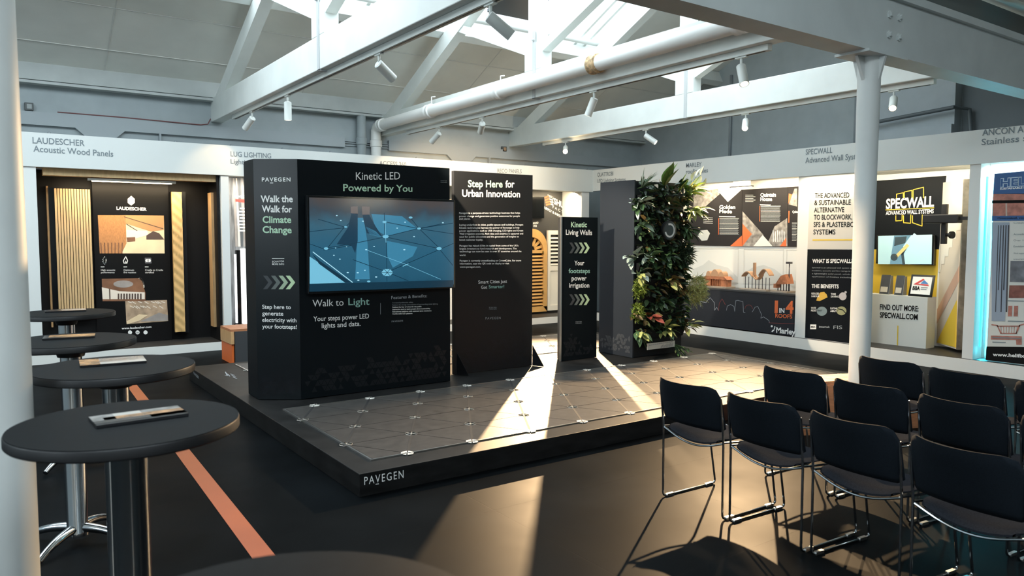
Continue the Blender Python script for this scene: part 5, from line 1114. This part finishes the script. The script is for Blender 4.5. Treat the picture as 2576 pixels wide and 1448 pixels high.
tb = make_table((.30, .965, 0), math.radians(8), 'nearest round table, only its far edge shows at the bottom of the frame')
for (x, y), lab in zip(((.33, 2.41), (.435, 3.47), (.36, 4.47), (.47, 6.07)), ('large round table in front of the left column with a glossy brochure', 'second round table behind the left column', 'third round table from the viewer, beyond the left column', 'farthest round table, before the wood slat panel')):
    dup(tb, (x, y, 0), math.radians(-4 + 2 * y), lab)
BPH = [mat('cover_warm', (.40, .22, .10), .2, noise=.7, scale=22), mat('cover_grey', (.26, .25, .24), .15, noise=.7, scale=14), mat('cover_dark', (.02, .02, .022), .2), mat('cover_light', (.60, .58, .54), .2)]
def brochure(cx, cy, w_, h_, rz, label, cells):
    o = thing('brochure', label, 'brochure', 'photo brochures on the round tables', (cx, cy, 1.0605), rz)
    MB().box(-w_ / 2, w_ / 2, -h_ / 2, h_ / 2, 0, .008).build('pages', BPH[2], o)
    c_ = MB()
    for (u0, u1, v0, v1, k) in cells: c_.box(-w_ / 2 + u0 * w_, -w_ / 2 + u1 * w_, -h_ / 2 + v0 * h_, -h_ / 2 + v1 * h_, .0078, .0088, BPH[k])
    c_.build('cover_picture', None, o)
cells = [(0, 1, .12, .40, 2), (.12, 1, .40, .70, 0), (.25, .55, .70, 1, 3), (.55, 1, .70, 1, 1), (0, .25, .4, 1, 1), (.6, 1, .12, .4, 1)]
brochure(.365, 2.44, .245, .125, math.radians(3), 'glossy photo brochure on the large near table', cells)
brochure(.44, 3.575, .245, .16, math.radians(-4), 'photo brochure on the second table behind the column', [(0, .3, 0, 1, 0), (.3, 1, .3, 1, 1), (.3, 1, 0, .3, 3)])
brochure(.365, 4.57, .235, .13, math.radians(-8), 'dark photo brochure on the third table', [(.1, 1, .3, 1, 0), (0, .1, 0, 1, 2), (.1, 1, 0, .3, 2)])
brochure(.475, 6.17, .25, .14, math.radians(-3), 'dark photo brochure on the farthest table', [(0, .4, .2, 1, 2), (.4, 1, .2, 1, 1)])

# ------------------------------------------------------------------ chairs
def make_chair():
    o = thing('stacking_chair', 'x', 'chair', 'charcoal stacking chairs in rows'); HW_ = .232
    def curve(pts, r=.04, n=4):
        out = [V(pts[0])]
        for a, b_, c_ in zip(pts, pts[1:], pts[2:]):
            a, b_, c_ = V(a), V(b_), V(c_); p, q = b_ + (a - b_).normalized() * r, b_ + (c_ - b_).normalized() * r
            for k in range(n + 1): t = k / n; out.append(p * (1 - t) ** 2 + b_ * 2 * t * (1 - t) + q * t * t)
        return out + [V(pts[-1])]
    for s in (-1, 1):
        y = HW_ * s
        MB().tube(curve([(-.035, y, .70), (-.004, y, .45), (0, y, .0075), (.47, y, .0075), (.39, y, .425), (.37, y, .44)], .03), .0065, 8).build('side_frame', CHROME, o)
        MB().tube(curve([(-.002, y, .445), (.20, y * .99, .425), (.42, y * .97, .45)], .06), .006, 8).build('seat_rail', CHROME, o)
        MB().box(.03, .09, y - .009, y + .009, 0, .016).build('glide', ALU, o); MB().box(.38, .44, y - .009, y + .009, 0, .016).build('glide', ALU, o)
    for xr, dip in ((.0, .055), (.40, .03)):
        pts = [(xr, HW_ * (1 - 2 * t / 14), (.44 if xr < .1 else .445) - dip * (1 - (1 - 2 * t / 14) ** 2) ** 1.2) for t in range(15)]
        MB().tube(pts, .0062, 8).build('cross_rail', CHROME, o)
    n, m_ = 12, 10; top = []; bot = []; sm_ = MB()
    for i in range(n + 1):
        u = i / n; x = .0 + .44 * u
        for lst, dz in ((top, .022), (bot, -.004)):
            row = []
            for j in range(m_ + 1):
                v = -1 + 2 * j / m_; ex = max(0, abs(v) - .86) / .14; eu = max(0, abs(2 * u - 1) - .86) / .14
                z = .452 - .050 * (1 - v * v) * (1 - .45 * u) - .012 * u + dz - (.016 * (ex ** 2 + eu ** 2) if dz > 0 else -.004 * ex)
                if u > .85: z -= .05 * (u - .85) / .15 * .6
                cr = .028 * max(0, abs(2 * u - 1) - .75) / .25
                row.append(sm_.bm.verts.new((x, v * (.222 - cr * (abs(v) > .9)), z)))
            lst.append(row)
    for lst in (top, bot):
        for i in range(n):
            for j in range(m_): f = sm_.bm.faces.new((lst[i][j], lst[i + 1][j], lst[i + 1][j + 1], lst[i][j + 1])); f.smooth = True
    ring = [(0, j) for j in range(m_)] + [(i, m_) for i in range(n)] + [(n, j) for j in range(m_, 0, -1)] + [(i, 0) for i in range(n, 0, -1)]
    for (a, b_), (c_, d) in zip(ring, ring[1:] + ring[:1]): sm_.bm.faces.new((top[a][b_], top[c_][d], bot[c_][d], bot[a][b_]))
    sm_.build('seat', FABSEAT, o, auto=70)
    bm_ = MB(); N, Mz = 20, 10; F = []; K = []
    for j in range(Mz + 1):
        t = j / Mz
        for lst, off in ((F, .011), (K, -.011)):
            row = []
            for i in range(N + 1):
                v = -1 + 2 * i / N; y = v * .236
                ztop = .765; zbot = .502; rc = .072; dy = abs(y) - (.236 - rc)
                zt = ztop - (rc - math.sqrt(max(0, rc * rc - dy * dy)) if dy > 0 else 0); rb_ = .02; dyb = abs(y) - (.236 - rb_); zb = zbot + (rb_ - math.sqrt(max(0, rb_ * rb_ - dyb * dyb)) if dyb > 0 else 0)
                z = zb + (zt - zb) * t; edge = max(abs(v) ** 8, abs(2 * t - 1) ** 8)
                x = -.005 - (.045 + .07 * t) * (1 - abs(v) ** 2.1) - .05 * (t - .3) * .8 + off * (1 - .55 * edge)
                row.append(bm_.bm.verts.new((x, y, z)))
            lst.append(row)
    for lst in (F, K):
        for j in range(Mz):
            for i in range(N): f = bm_.bm.faces.new((lst[j][i], lst[j][i + 1], lst[j + 1][i + 1], lst[j + 1][i])); f.smooth = True
    ring = [(0, i) for i in range(N)] + [(j, N) for j in range(Mz)] + [(Mz, i) for i in range(N, 0, -1)] + [(j, 0) for j in range(Mz, 0, -1)]
    for (a, b_), (c_, d) in zip(ring, ring[1:] + ring[:1]): f = bm_.bm.faces.new((F[a][b_], F[c_][d], K[c_][d], K[a][b_])); f.smooth = True
    bm_.build('backrest', FABRIC, o, auto=80)
    return o
chair = make_chair(); first = True
CH = [(3.371, 2.965, -1.3, 'leftmost chair of the front row, beside the platform corner'), (3.355, 2.450, -2.6, 'second chair from the left in the front row'), (3.335, 1.935, -4.5, 'third chair from the left in the front row'), (3.275, 1.415, -6.5, 'nearest chair at the bottom right corner, cut by the frame'),
      (4.235, 2.870, -3.0, 'leftmost chair of the middle row, in front of the slatted bench'), (4.205, 2.350, -4.0, 'second chair from the left in the middle row'), (4.165, 1.830, -5.5, 'third chair from the left in the middle row, cut by the right edge'), (4.10, 1.31, -6.5, 'fourth chair of the middle row, barely showing at the right edge'),
      (5.13, 2.735, -4.0, 'leftmost chair of the back row, right of the white column'), (5.06, 2.215, -5.0, 'second chair of the back row, below the kiosk exhibit'), (5.00, 1.69, -6.0, 'third chair of the back row at the right edge')]
for x, y, a, lab in CH:
    if first: chair.location = (x, y, 0); chair.rotation_euler = (0, 0, math.radians(a)); chair['label'] = lab; first = False
    else: dup(chair, (x, y, 0), math.radians(a), lab)
